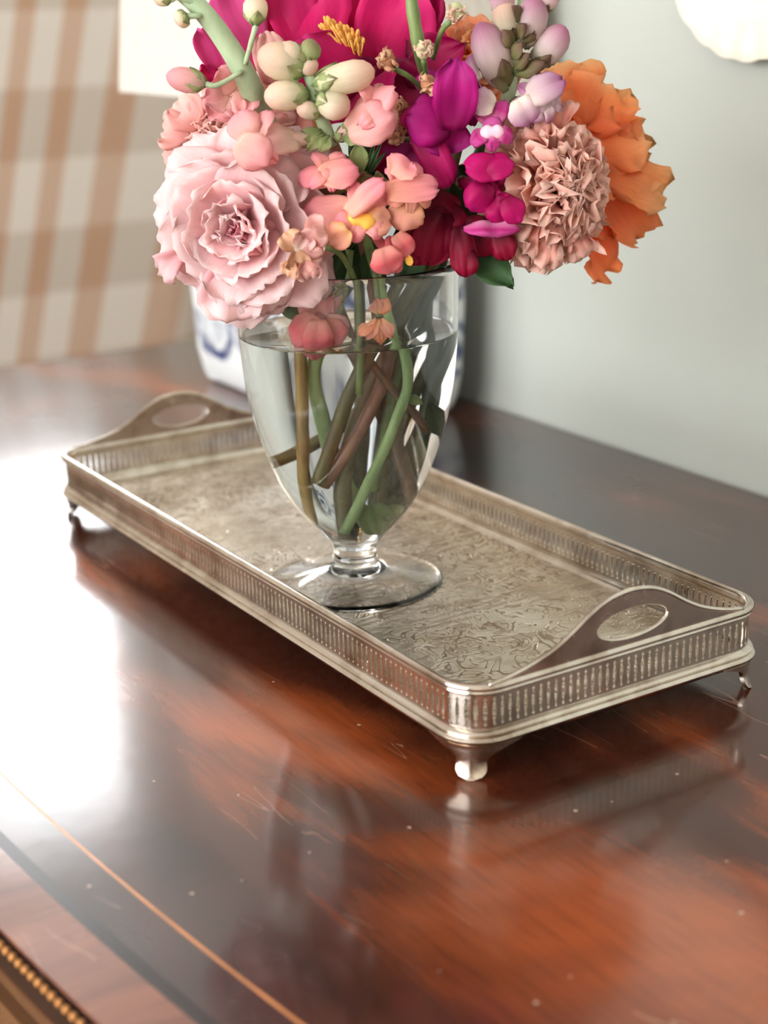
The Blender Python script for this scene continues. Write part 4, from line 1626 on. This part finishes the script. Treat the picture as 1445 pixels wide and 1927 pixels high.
for i in range(70):
    a = rnd.uniform(0, 1)
    b = P(668 + rnd.uniform(-12, 12), 118 + rnd.uniform(-12, 10), 0.008)
    tpx = 607 + 72 * a + rnd.uniform(-6, 6)
    tpy = 40 + 34 * a + rnd.uniform(-8, 16)
    e = P(tpx, tpy, 0.012 + rnd.uniform(-.005, .004))
    m.tube([b, b * 0.4 + e * 0.6 + TOCAM * 0.002, e], [0.0006, 0.0005, 0.0005], 5)
    d = (e - b).normalized()
    s_ = d.orthogonal().normalized()
    m.ellipsoid(e, (s_ * 0.0011, d.cross(s_) * 0.0011, d * 0.0024), 6, 4)
st_ = m.build('stamens', STAMEN, peony)
st_['kind'] = 'stuff'
stem(peony, [P(660, 190, -0.01), P(672, 400, -0.015), S(686, 720, -0.012), S(662, 985, -0.008)], 12 * px, G_DARK)

# ---- 5 cream-budded pink snapdragon
snap5 = thing('snapdragon', 'pink snapdragon with a spike of plump cream and blush buds', 'snapdragon', S(614, 890, 0.006), SNAPS)
stem(snap5, [P(574, 112, 0.062), P(585, 150, 0.06), P(600, 210, 0.056), P(635, 290, 0.045), P(680, 440, 0.02), S(728, 650, 0.010), S(686, 780, 0.012), S(614, 890, 0.006)], 11 * px, PINKST)
stem(snap5, [P(574, 112, 0.0625), P(585, 150, 0.061), P(600, 210, 0.057), P(625, 270, 0.048)], 12 * px, G_PALE, 'spike_axis')
for i, (b, tp, r, mt) in enumerate([((572, 132), (486, 98), 30, CREAM), ((592, 160), (705, 132), 27, CREAM), ((578, 178), (497, 182), 26, CREAM), ((598, 182), (655, 212), 25, CREAM), ((566, 118), (520, 92), 24, CREAM),
                                    ((577, 112), (590, 78), 17, SEPAL), ((574, 122), (590, 130), 15, CREAM), ((570, 118), (552, 98), 16, SEPAL), ((600, 215), (560, 200), 15, CREAM)]):
    bud(snap5, P(b[0], b[1], 0.062), P(tp[0], tp[1], 0.068), r * px, mt, SEPAL)
# two open florets: a pink one at right, a long pink one over the rose
floret(snap5, P(712, 205, 0.062), facing(0.7, 0.1), 62 * px, PINK_PALE, PINK, PINK, PINK, back=P(632, 262, 0.052), cal=SEPAL)
petal(snap5, PINK, P(660, 240, 0.058), P(745, 165, 0.066), 60 * px, 'round', n=facing(0.1, 0.5), bend=0.005, cup=-0.003, seed=31)
petal(snap5, PINK, P(655, 250, 0.062), P(742, 215, 0.068), 75 * px, 'round', n=facing(0.1, 0.0), bend=0.005, cup=-0.003, seed=32)
floret(snap5, P(478, 268, 0.070), facing(-0.6, -0.1), 66 * px, PINK_PALE, PINK, PINK, PINK, back=P(588, 262, 0.056), cal=SEPAL)
petal(snap5, PINK, P(470, 262, 0.072), P(448, 210, 0.070), 62 * px, 'round', n=facing(-0.2, 0.3), bend=0.004, cup=-0.003, seed=33)
petal(snap5, PINK_PALE, P(560, 258, 0.062), P(470, 268, 0.074), 62 * px, 'strap', n=facing(0, 0.4), bend=0.006, cup=-0.004, seed=34)
petal(snap5, PINK, P(450, 262, 0.074), P(505, 310, 0.074), 66 * px, 'round', n=facing(-0.1, -0.1), bend=0.005, cup=-0.003, seed=35)
for i, (b, tp) in enumerate([((610, 250), (575, 285)), ((620, 255), (600, 290)), ((605, 245), (555, 265)), ((650, 250), (662, 225)), ((645, 260), (685, 262))]):
    petal(snap5, SEPAL, P(b[0], b[1], 0.056), P(tp[0], tp[1], 0.06), 26 * px, 'leaf', bend=0.002, name='sepal')

# ---- 6 coral snapdragon with yellow throats
snap6 = thing('snapdragon', 'coral pink snapdragon with yellow throats at the front of the bouquet', 'snapdragon', S(640, 1000, 0.022), SNAPS)
stem(snap6, [P(690, 300, 0.03), P(680, 380, 0.035), P(690, 450, 0.034), S(770, 680, 0.022), S(748, 780, 0.024), S(692, 900, 0.026), S(640, 1000, 0.022)], 10 * px, G_LIGHT)
floret(snap6, P(622, 322, 0.068), facing(0.2, 0.35), 50 * px, PEACH, CORAL, CORAL, CORAL, back=P(675, 360, 0.045), cal=SEPAL, spread=1.25)
petal(snap6, CORAL, P(640, 330, 0.068), P(560, 335, 0.066), 42 * px, 'strap', n=facing(-0.1, 0.5), bend=0.004, cup=-0.003, seed=41)
petal(snap6, CORAL, P(600, 330, 0.071), P(675, 322, 0.070), 58 * px, 'round', n=facing(0.1, 0.4), bend=0.004, cup=-0.003, seed=42)
floret(snap6, P(682, 405, 0.074), facing(0.1, 0.1), 68 * px, PEACH, CORAL, CORAL, YELLOW, roll=0.35, back=P(690, 360, 0.045), cal=SEPAL)
petal(snap6, CORAL, P(668, 392, 0.077), P(562, 412, 0.072), 62 * px, 'round', n=facing(-0.2, 0.3), bend=0.006, cup=-0.003, seed=43)
petal(snap6, CORAL, P(655, 402, 0.079), P(722, 338, 0.078), 40 * px, 'strap', n=facing(0.0, 0.3), bend=0.003, cup=-0.002, seed=44)
petal(snap6, PEACH, P(690, 415, 0.076), P(735, 420, 0.072), 50 * px, 'round', n=facing(0.2, 0.0), bend=0.004, seed=45)
petal(snap6, PEACH, P(655, 430, 0.075), P(620, 455, 0.070), 52 * px, 'round', n=facing(-0.1, -0.2), bend=0.004, seed=46)
floret(snap6, P(768, 355, 0.068), facing(0.35, 0.2), 62 * px, PEACH, CORAL, PEACH, PEACHPAL, back=P(705, 350, 0.045), cal=SEPAL)
petal(snap6, CORAL, P(740, 330, 0.072), P(772, 302, 0.068), 62 * px, 'round', n=facing(0.1, 0.5), bend=0.004, seed=47)
petal(snap6, CORAL, P(730, 362, 0.074), P(825, 352, 0.068), 48 * px, 'strap', n=facing(0.1, 0.2), bend=0.005, ruffle=0.0016, seed=48)
petal(snap6, PEACH, P(775, 372, 0.070), P(752, 435, 0.068), 66 * px, 'round', n=facing(0.1, -0.2), bend=0.004, seed=49)
floret(snap6, P(738, 482, 0.070), facing(0.2, -0.1), 42 * px, REDPINK, REDPINK, REDPINK, REDPINK, roll=0.5, back=P(700, 440, 0.045), cal=SEPAL)
petal(snap6, REDPINK, P(720, 465, 0.074), P(735, 515, 0.072), 58 * px, 'round', n=facing(0, 0), bend=0.006, cup=-0.003, seed=50)
petal(snap6, REDPINK, P(745, 440, 0.070), P(772, 480, 0.068), 36 * px, 'strap', n=facing(0.2, 0.1), bend=0.003, seed=51)
petal(snap6, YELLOW, P(765, 480, 0.069), P(774, 500, 0.069), 14 * px, 'round', seed=52)
for i, (b, tp, w) in enumerate([((665, 350), (575, 358), 30), ((672, 352), (712, 335), 34), ((700, 345), (730, 340), 40), ((690, 350), (660, 330), 40)]):
    petal(snap6, SEPAL_B, P(b[0], b[1], 0.05), P(tp[0], tp[1], 0.056), w * px, 'leaf', bend=0.002, name='sepal')

# ---- 7 drooping pink-red floret inside the vase
snap7 = thing('snapdragon', 'snapdragon with one drooping rose-red floret inside the glass of the vase', 'snapdragon', S(700, 955, -0.006), SNAPS)
stem(snap7, [P(655, 470, 0.016), P(642, 552, 0.020), S(592, 680, 0.016), S(610, 760, 0.012), S(650, 860, 0.0), S(700, 955, -0.006)], 13 * px, G_LIGHT)
floret(snap7, P(597, 612, 0.034), facing(-0.05, -0.1), 62 * px, PINK, PINK, REDPINK, PINK_PALE, back=P(645, 548, 0.024), cal=SEPAL)
petal(snap7, REDPINK, P(590, 590, 0.038), P(560, 655, 0.036), 64 * px, 'round', n=facing(-0.4, 0), bend=0.005, cup=-0.003, seed=61)
petal(snap7, REDPINK, P(600, 600, 0.040), P(598, 672, 0.038), 60 * px, 'round', n=facing(0, 0), bend=0.006, cup=-0.004, seed=62)
petal(snap7, REDPINK, P(615, 600, 0.038), P(640, 650, 0.034), 50 * px, 'round', n=facing(0.3, 0), bend=0.005, cup=-0.003, seed=63)
petal(snap7, PINK, P(615, 595, 0.036), P(655, 618, 0.030), 30 * px, 'round', n=facing(0.3, 0), bend=0.003, seed=64)

# ---- 8 magenta snapdragon
snap8 = thing('snapdragon', 'purple-magenta snapdragon in the middle of the bouquet', 'snapdragon', S(600, 890, 0.012), SNAPS)
stem(snap8, [P(870, 150, 0.02), P(860, 280, 0.028), P(815, 400, 0.025), P(735, 560, 0.016), S(664, 715, 0.018), S(600, 890, 0.012)], 12 * px, OLIVE)
S8 = [((852, 245), (860, 108), 78, .05, .052, 'round', PURPLE), ((850, 235), (765, 222), 90, .05, .05, 'round', PURPLE), ((830, 228), (842, 292), 84, .052, .05, 'round', PURPLE),
      ((880, 150), (888, 235), 44, .046, .042, 'strap', PURPLE), ((800, 200), (775, 255), 60, .04, .042, 'round', FUCHSIA), ((785, 235), (848, 350), 58, .05, .054, 'strap', FUCHSIA), ((770, 265), (722, 310), 80, .03, .026, 'round', PURPLE),
      ((785, 280), (800, 360), 62, .036, .036, 'round', PURPLE), ((760, 240), (700, 320), 70, .02, .016, 'round', MAGENTA_D), ((815, 190), (800, 130), 50, .036, .03, 'round', PURPLE),
      ((820, 330), (850, 420), 50, .024, .024, 'strap', MAGENTA_D), ((985, 285), (1000, 238), 40, .004, .0, 'round', FUCHSIA), ((968, 335), (1002, 295), 42, .004, .002, 'round', PURPLE)]
for i, (b, tp, w, d0, d1, sh, mt) in enumerate(S8):
    petal(snap8, mt, P(b[0], b[1], d0), P(tp[0], tp[1], d1), w * px, sh, n=facing(0.3 * sin(i), 0.2 * cos(2 * i)), bend=0.005, cup=-0.003 if i % 2 else 0.004, ruffle=0.0014, seed=300 + i, fold=0.002)
fl = floret(snap8, P(924, 362, 0.058), facing(0.05, 0.05), 60 * px, FUCHSIA, FUCHSIA, FUCHSIA, DARKPAL, back=P(862, 340, 0.035), cal=SEPAL_B)
for i, (b, tp, w, mt) in enumerate([((900, 322), (968, 308), 52, FUCHSIA), ((950, 322), (872, 310), 52, FUCHSIA), ((922, 345), (882, 395), 56, FUCHSIA), ((930, 370), (955, 415), 60, FUCHSIA), ((950, 372), (978, 420), 44, FUCHSIA),
                                    ((925, 415), (925, 448), 96, LAV_PINK)]):
    petal(snap8, mt, P(b[0], b[1], 0.062), P(tp[0], tp[1], 0.064), w * px, 'round', n=facing(0.1, 0.3 if i < 2 else -0.1), bend=0.006, cup=-0.004, seed=330 + i)

# ---- 9 crimson snapdragon low at the rim
snap9 = thing('snapdragon', 'dark crimson snapdragon spilling over the right of the vase rim', 'snapdragon', S(651, 1022, 0.004), SNAPS)
stem(snap9, [P(870, 400, 0.03), P(840, 470, 0.03), P(740, 600, 0.008), S(672, 760, -0.002), S(640, 880, 0.004), S(651, 1022, 0.004)], 14 * px, OLIVE)
S9 = [((800, 400), (815, 495), 95, .044, .048, 'round'), ((835, 400), (800, 500), 80, .05, .05, 'round'), ((868, 425), (876, 520), 50, .056, .058, 'strap'), ((880, 470), (875, 522), 46, .058, .058, 'round'), ((905, 430), (930, 480), 80, .048, .046, 'round'),
      ((940, 430), (955, 490), 44, .05, .05, 'strap'), ((790, 430), (778, 500), 60, .04, .042, 'round'), ((845, 380), (840, 450), 70, .04, .044, 'round'), ((800, 370), (860, 420), 70, .036, .04, 'round'), ((870, 420), (905, 445), 60, .044, .046, 'round')]
for i, (b, tp, w, d0, d1, sh) in enumerate(S9):
    petal(snap9, CRIMSON, P(b[0], b[1], d0), P(tp[0], tp[1], d1), w * px, sh, n=facing(0.25 * sin(i * 1.3), 0.1), bend=0.006, cup=-0.004, ruffle=0.0014, seed=350 + i)
petal(snap9, LEAF, P(888, 478, 0.042), P(966, 544, 0.05), 66 * px, 'leaf', n=facing(-0.2, 0.5), bend=0.004, cup=0.004, name='leaf', nv=12, seed=3)
petal(snap9, LEAF, P(850, 300, 0.02), P(890, 450, 0.024), 60 * px, 'leaf', bend=0.002, name='leaf')

# ---- 10 lavender and white snapdragon spike
snap10 = thing('snapdragon', 'white and mauve snapdragon spike with brownish green sepals', 'snapdragon', S(702, 930, -0.012), SNAPS)
stem(snap10, [P(990, -30, 0.03), P(975, 60, 0.036), P(955, 190, 0.028), P(906, 290, -0.004), P(858, 430, -0.014), P(836, 520, -0.010), S(812, 620, -0.012), S(775, 780, -0.014), S(702, 930, -0.012)], 13 * px, G_DARK)
stem(snap10, [P(992, -40, 0.034), P(975, 60, 0.040), P(963, 130, 0.041), P(954, 196, 0.038)], 13 * px, G_PALE, 'spike_axis')
for i, (b, tp, r, mt) in enumerate([((950, 165), (902, 42), 30, BLUSHBUD), ((988, 88), (1008, -6), 26, BLUSHBUD), ((1008, 122), (1064, 50), 25, BLUSHBUD), ((962, 78), (944, 2), 24, CREAM), ((1020, 20), (1042, -30), 18, BLUSHBUD),
                                    ((950, 30), (938, -20), 20, BLUSHBUD)]):
    bud(snap10, P(b[0], b[1], 0.04), P(tp[0], tp[1], 0.048), r * px, mt, SEPAL_B)
for i, (b, tp, w) in enumerate([((962, 110), (985, 80), 30), ((965, 130), (1000, 100), 30), ((968, 140), (1028, 118), 34), ((958, 150), (945, 110), 26), ((956, 170), (925, 150), 30), ((965, 90), (948, 55), 30), ((972, 70), (990, 45), 28), ((980, 40), (965, 10), 28)]):
    petal(snap10, SEPAL_B, P(b[0], b[1], 0.046), P(tp[0], tp[1], 0.054), w * px, 'leaf', n=facing(0, 0.4), bend=0.003, cup=-0.002, name='sepal', seed=370 + i)
floret(snap10, P(1020, 190, 0.056), facing(0.5, 0.0), 56 * px, LAVENDER, LAVENDER, LAVENDER, LAVENDER, roll=-0.4, back=P(962, 195, 0.04), cal=SEPAL_B)
petal(snap10, LAVENDER, P(985, 190, 0.060), P(1062, 148, 0.060), 56 * px, 'round', n=facing(0.1, 0.4), bend=0.006, cup=-0.004, seed=381)
petal(snap10, LAVENDER, P(975, 185, 0.062), P(1000, 235, 0.060), 62 * px, 'round', n=facing(0.1, -0.1), bend=0.005, cup=-0.003, seed=382)
floret(snap10, P(926, 240, 0.058), facing(-0.05, 0.05), 58 * px, LAV_PINK, LAV_PINK, LAV_PINK, WHITEPAL, back=P(948, 200, 0.038), cal=SEPAL_B)
petal(snap10, LAVENDER, P(930, 200, 0.058), P(885, 185, 0.056), 52 * px, 'round', n=facing(-0.2, 0.4), bend=0.005, cup=-0.003, seed=383)
petal(snap10, LAVENDER, P(905, 150, 0.034), P(870, 118, 0.03), 66 * px, 'fan', n=facing(-0.2, 0.2), bend=0.003, ruffle=0.002, seed=384)
petal(snap10, LAV_PINK, P(905, 160, 0.030), P(880, 175, 0.03), 46 * px, 'round', bend=0.003, seed=385)

# ---- 11 dusty pink carnation at right
carn = thing('carnation', 'dusty salmon-pink carnation in front of the orange rose', 'carnation', S(518, 862, -0.010), 'carnations in the glass vase')


def carnation_petals(R, n, seed):
    rnd_ = random.Random(seed)
    out = []
    for i in range(n):
        t_ = i / (n - 1)
        ta = radians(4 + 78 * t_ ** 0.9 + rnd_.uniform(-7, 7))
        tb = radians(8 + 92 * t_ ** 1.05 + rnd_.uniform(-12, 12))
        L = R * (0.80 + 0.26 * t_) * rnd_.uniform(0.92, 1.08)
        out.append(dict(az=i * 2.39996 + rnd_.uniform(-.3, .3), ta=ta, tb=tb, L=L, W=R * rnd_.uniform(0.62, 0.85) * (0.8 + 0.4 * t_), r0=R * 0.16 * sqrt(t_), z0=-R * 0.35 * t_, ruf=R * 0.095, k=3.2 + rnd_.uniform(-.6, 1.2),
                        ser=0.075, sk=3.5, shape='fan', nu=13, nv=8, flat=0.5))
    return out


ca = facing(0.34, -0.05)
CR = [(6, .58, 6, 4, .56, .14), (7, .70, 24, 16, .66, .07), (8, .82, 42, 32, .74, 0), (9, .92, 58, 48, .82, -.07), (10, 1.0, 74, 64, .86, -.15), (11, 1.06, 90, 80, .86, -.23), (11, 1.1, 106, 98, .86, -.3)]
ring_bloom(carn, P(1072, 350, 0.060) - ca * 0.018, ca, ring_list(0.0385, CR, 41, ruf=0.11, k=3.0, ser=0.09, sk=3.2, shape='fan', frill=0.16, flat=0.45, inner=0), [DUSTY], seed=9, squash=0.82)
for i, (b, tp, w) in enumerate([((1040, 420), (1022, 500), 66), ((1020, 410), (978, 470), 64), ((1030, 340), (975, 395), 80), ((1050, 260), (1052, 192), 70), ((1030, 270), (1004, 232), 70), ((1080, 420), (1100, 485), 70)]):
    petal(carn, DUSTY, P(b[0], b[1], 0.056), P(tp[0], tp[1], 0.050), w * px, 'fan', n=facing(0.004 * (tp[0] - 1078), -0.003 * (tp[1] - 345)), bend=0.004, cup=0.002, ruffle=0.0026, k=3.5, seed=400 + i, frill=0.006)
petal(carn, SEPAL, P(1000, 400, 0.03), P(975, 465, 0.034), 46 * px, 'leaf', name='sepal')
stem(carn, [P(1062, 370, 0.022), P(960, 420, 0.012), P(850, 468, 0.004), P(790, 550, -0.004), S(680, 745, -0.012), S(518, 862, -0.010)], 11 * px, OLIVE)

# ---- 12 orange rose
rose12 = thing('rose', 'bright orange rose with frilled petals at the right edge of the bouquet', 'rose', S(735, 900, -0.014), 'roses in the glass vase')
oc = facing(0.75, 0.05)
ring_bloom(rose12, P(1120, 300, -0.019) - oc * 0.016, oc, ring_list(0.039, [(5, .5, 20, 0, .6, 0), (6, .7, 40, 20, .9, -.05), (7, .9, 62, 45, 1.1, -.1), (8, 1.0, 82, 70, 1.2, -.2), (8, 1.08, 100, 92, 1.2, -.3)], 61, ruf=0.05, frill=0.10, k=2.2), [ORANGE, ORANGE_R], seed=13)
for i, (b, tp, w, mt) in enumerate([((1090, 240), (1062, 116), 130, ORANGE), ((1100, 240), (1145, 150), 150, ORANGE), ((1110, 280), (1205, 245), 150, ORANGE), ((1120, 300), (1225, 310), 140, ORANGE), ((1130, 320), (1250, 372), 110, ORANGE),
                                    ((1130, 320), (1210, 442), 120, ORANGE_R), ((1110, 320), (1165, 430), 130, ORANGE_R), ((1095, 400), (1142, 527), 84, ORANGE_R), ((1090, 280), (1175, 330), 150, ORANGE_R), ((1080, 260), (1125, 190), 120, ORANGE_R),
                                    ((1010, 430), (975, 478), 50, REDPINK), ((1060, 210), (1030, 130), 80, ORANGE)]):
    petal(rose12, mt, P(b[0], b[1], -0.006), P(tp[0], tp[1], -0.014 - 0.003 * (i % 4)), w * px, 'shell', n=facing(0.25, 0.15), bend=0.005, cup=0.003, ruffle=0.002, k=2.4, seed=430 + i, wav=0.05, frill=0.006)
stem(rose12, [P(1095, 320, -0.038), P(990, 395, -0.032), P(872, 452, -0.022), P(826, 520, -0.018), S(832, 630, -0.012), S(792, 710, -0.010), S(765, 810, -0.012), S(735, 900, -0.014)], 12 * px, G_DARK)

# ---- 13 apricot bloom at the back
rose13 = thing('rose', 'soft apricot rose peeping out behind the white snapdragon spike', 'rose', S(742, 962, -0.016), 'roses in the glass vase')
ac = facing(0.0, 0.4)
ring_bloom(rose13, P(892, 80, -0.012) - ac * 0.012, ac, rose_petals(0.026, 22, 71, ruf=0.05, wmul=1.1), [APRICOT, ORANGE], seed=15)
stem(rose13, [P(892, 100, -0.03), P(850, 300, -0.03), P(780, 520, -0.02), S(748, 700, -0.016), S(742, 962, -0.016)], 9 * px, OLIVE)

# ---- 14 sprig of small dried peach buds
sprig = thing('bud_sprig', 'thin green sprig carrying small crumpled peach-coloured buds', 'bud sprig', S(700, 900, 0.004))
stem(sprig, [P(775, -30, 0.045), P(780, 60, 0.05), P(790, 120, 0.044), P(812, 190, 0.026), P(800, 300, 0.012), P(760, 450, 0.004), S(735, 700, 0.0), S(700, 900, 0.004)], 8 * px, G_MID)
stem(sprig, [P(770, -40, 0.052), P(778, 30, 0.054), P(790, 100, 0.052)], 12 * px, G_MID, 'side_stem')
BUDS = [((728, 113), 23), ((796, 95), 21), ((806, 158), 22), ((748, 205), 24), ((735, 250), 24), ((858, 22), 22), ((748, 232), 20)]
ST = [[(808, 185), (775, 148), (740, 128)], [(808, 170), (800, 130), (797, 112)], [(812, 190), (815, 178), (808, 168)], [(776, 232), (768, 224), (756, 214)], [(772, 262), (762, 262), (748, 256)], [(815, 110), (830, 60), (850, 38)], [(776, 248), (766, 244), (756, 238)]]
for i, (((bx, by), r), pts) in enumerate(zip(BUDS, ST)):
    low = i in (3, 4, 6)                              # these sit behind the pink floret
    dd = [0.024, 0.028, 0.032] if low else [0.032, 0.052, 0.058]
    stem(sprig, [P(a, b, q) for (a, b), q in zip(pts, dd)], 5 * px, G_MID, 'side_stem', seg=3)
    c = P(bx + (6 if low else 0), by, 0.036 if low else 0.060)
    core = MB().ellipsoid(c, (RIGHT * r * 0.62 * px, HDIR * r * 0.62 * px, UP * r * 0.7 * px), 9, 7).build('bud', DRIED if i not in (1, 5) else CREAM, sprig)
    rr = random.Random(i)
    for q in range(7):
        a = rr.uniform(0, 6.28)
        e = rr.uniform(0.3, 1.0)
        dr = (RIGHT * cos(a) + UP * sin(a)) * e + TOCAM * 0.6
        petal(core, DRIED if i not in (1, 5) else CREAM, c + dr * r * 0.25 * px, c + dr.normalized() * r * px, r * 1.0 * px, 'round', n=dr + RIGHT * rr.uniform(-1, 1) + UP * rr.uniform(-1, 1), bend=0.0012, cup=0.0016, ruffle=0.0012, name='petal', nu=6, nv=6, seed=i * 10 + q)
# crumpled blossoms in and on the vase: blush by the rose, orange at the water line
faded = thing('faded_bloom', 'small crumpled blush bloom between the pale rose and the rim of the vase', 'flower', S(676, 730, 0.024))
for i, (b, tp, w, mt) in enumerate([((545, 470), (520, 440), 44, DRIED), ((545, 475), (560, 440), 40, PINK_PALE), ((540, 470), (545, 505), 46, DRIED), ((545, 470), (590, 450), 56, ROSY), ((550, 480), (590, 490), 50, ROSY), ((540, 490), (530, 520), 40, DRIED), ((560, 490), (570, 525), 46, ROSY), ((560, 440), (600, 430), 60, ROSY)]):
    petal(faded, mt, P(b[0] + 14, b[1], 0.086), P(tp[0] + 14, tp[1], 0.084), w * px, 'shell', n=facing(0.4 * sin(i), 0.3 * cos(i)), bend=0.003, cup=0.003, ruffle=0.0024, seed=460 + i)
stem(faded, [P(566, 474, 0.083), P(604, 466, 0.086), P(640, 478, 0.064), P(668, 530, 0.044), P(676, 600, 0.032), S(676, 730, 0.024)], 6 * px, G_MID)
orange_f = thing('faded_bloom', 'wilted yellow-orange blossom touching the water inside the vase', 'flower', S(705, 650, 0.022))
for i, (b, tp, w) in enumerate([((708, 600), (690, 640), 30), ((712, 600), (715, 648), 34), ((716, 600), (738, 636), 30), ((705, 610), (672, 632), 26), ((712, 590), (705, 560), 36), ((716, 590), (730, 560), 30)]):
    petal(orange_f, [PEACH, APRICOT][i % 2], P(b[0], b[1], 0.043), P(tp[0], tp[1], 0.043), w * px, 'pointed', n=facing(0.3 * sin(i * 2), 0.3), bend=0.002, ruffle=0.0018, seed=480 + i)
stem(orange_f, [P(712, 595, 0.042), P(708, 540, 0.040), P(700, 470, 0.036)], 6 * px, G_MID)

# ---- greenery
fern = thing('leaf_sprig', 'dark green leafy sprig filling the middle of the bouquet', 'greenery', S(690, 940, -0.018))
stem(fern, [P(690, 255, 0.03), P(690, 330, 0.02), P(710, 450, 0.0), P(720, 540, -0.01), S(715, 700, -0.016), S(690, 940, -0.018)], 9 * px, G_DARK)
for i, (b, tp, w, d, mt) in enumerate([((676, 330), (674, 262), 34, .05, LEAF_L), ((685, 330), (705, 268), 10, .05, LEAF), ((688, 335), (722, 255), 7, .05, LEAF), ((690, 335), (728, 285), 7, .05, LEAF), ((682, 330), (655, 280), 16, .048, LEAF), ((670, 335), (650, 290), 20, .046, LEAF),
                                       ((700, 420), (620, 300), 70, .004, LEAF), ((720, 420), (780, 280), 80, -.014, LEAF), ((700, 460), (600, 430), 80, .006, LEAF), ((740, 450), (860, 400), 90, .01, LEAF), ((800, 420), (900, 300), 80, .0, LEAF),
                                       ((640, 400), (560, 330), 70, .0, LEAF), ((700, 350), (720, 220), 90, -.01, LEAF), ((850, 430), (960, 330), 80, .004, LEAF), ((600, 530), (640, 440), 50, .03, LEAF), ((640, 540), (620, 430), 46, .024, LEAF), ((690, 540), (720, 440), 50, .02, LEAF), ((760, 530), (800, 450), 60, .024, LEAF), ((830, 520), (790, 440), 60, .02, LEAF), ((560, 560), (530, 500), 50, .026, LEAF), ((650, 560), (670, 450), 40, .01, LEAF), ((620, 520), (540, 490), 50, .01, LEAF), ((720, 500), (640, 480), 60, .01, LEAF)]):
    petal(fern, mt, P(b[0], b[1], d), P(tp[0], tp[1], d), w * px, 'leaf', n=facing(0.3 * sin(i), 0.3), bend=0.003, cup=0.002, name='leaf', seed=500 + i)
under = thing('leafy_stem', 'pale green leafy stem end lying in the water at the bottom of the vase', 'greenery', S(735, 985, 0.0))
stem(under, [P(800, 520, -0.02), S(790, 640, -0.02), S(740, 780, -0.012), S(715, 900, -0.004), S(738, 985, 0.0)], 10 * px, OLIVE)
for i, (b, tp, w, d, mt) in enumerate([((700, 925), (725, 1000), 60, .010, LEAF_L), ((725, 930), (745, 965), 46, .008, LEAF_L), ((740, 905), (735, 945), 40, -.004, LEAF), ((795, 745), (832, 812), 40, -.006, LEAF), ((800, 760), (834, 840), 24, -.006, LEAF)]):
    petal(under, mt, S(b[0], b[1], d), S(tp[0], tp[1], d), w * px, 'round' if i < 3 else 'leaf', n=facing(0.3 * sin(i), 0.2), bend=0.003, cup=0.002, ruffle=0.002, name='leaf', seed=530 + i)

settle_stems()


def ease_petals(passes=4):
    """petals and leaves of different flowers that still cut through one another are slid apart, nearer or further, by some millimetres"""
    from mathutils.bvhtree import BVHTree
    cats = ('rose', 'carnation', 'stock flower', 'peony', 'snapdragon', 'bud sprig', 'flower', 'greenery', 'vase')
    parts = []
    for o in bpy.data.objects:
        if o.type != 'MESH':
            continue
        t_ = o
        while t_.parent:
            t_ = t_.parent
        if t_.get('category') not in cats:
            continue
        kind_ = o.name.split('.')[0]
        lim = 0.0
        if not o.children and kind_ in ('petal', 'leaf'):
            lim = 0.014 if kind_ == 'petal' else 0.024
        elif not o.children and kind_ in ('upper_lobe', 'lower_lobe', 'sepal'):
            lim = 0.004
        co = np.array([tuple(v.co) for v in o.data.vertices]) + np.array(tuple(o['_o']))
        parts.append(dict(o=o, t=t_.name, co=co, f=[tuple(p.vertices) for p in o.data.polygons], lim=lim, off=0.0))
    dirn = {}
    for p in parts:
        d = np.array(tuple(CAM)) - p['co'].mean(0)
        p['dir'] = d / np.linalg.norm(d)

    def place(p, off):
        c = p['co'] + p['dir'] * off
        return c.min(0), c.max(0), BVHTree.FromPolygons([tuple(v) for v in c], p['f'])
    for p in parts:
        p['lo'], p['hi'], p['bvh'] = place(p, 0.0)

    def score(p, lo, hi, tree):
        n_ = 0
        for i in np.nonzero((LO < hi).all(1) & (HI > lo).all(1) & (TID != TN[p['t']]))[0]:
            n_ += len(tree.overlap(parts[i]['bvh']))
        return n_
    TN = {n_: i for i, n_ in enumerate(sorted({p['t'] for p in parts}))}
    TID = np.array([TN[p['t']] for p in parts])
    for _ in range(passes):
        LO = np.array([p['lo'] for p in parts])
        HI = np.array([p['hi'] for p in parts])
        work = sorted(((score(p, p['lo'], p['hi'], p['bvh']), i) for i, p in enumerate(parts) if p['lim'] > 0), reverse=True)
        moved = 0
        for sc_, i in work:
            p = parts[i]
            sc_ = score(p, p['lo'], p['hi'], p['bvh'])
            if sc_ < 3:
                continue
            best = (sc_ + abs(p['off']) * 400, p['off'], None)
            for k in range(-12, 13):
                off = p['lim'] * k / 12
                lo, hi, tree = place(p, off)
                v_ = score(p, lo, hi, tree) + abs(off) * 400
                if v_ < best[0] - 1:
                    best = (v_, off, (lo, hi, tree))
            if best[2]:
                p['off'] = best[1]
                p['lo'], p['hi'], p['bvh'] = best[2]
                LO[i], HI[i] = p['lo'], p['hi']
                moved += 1
        if not moved:
            break
    for p in parts:
        if p['off']:
            p['o'].location = p['o'].location + Vector(p['dir'] * p['off'])


ease_petals()

for o in bpy.data.objects:                       # working value only
    if '_o' in o:
        del o['_o']
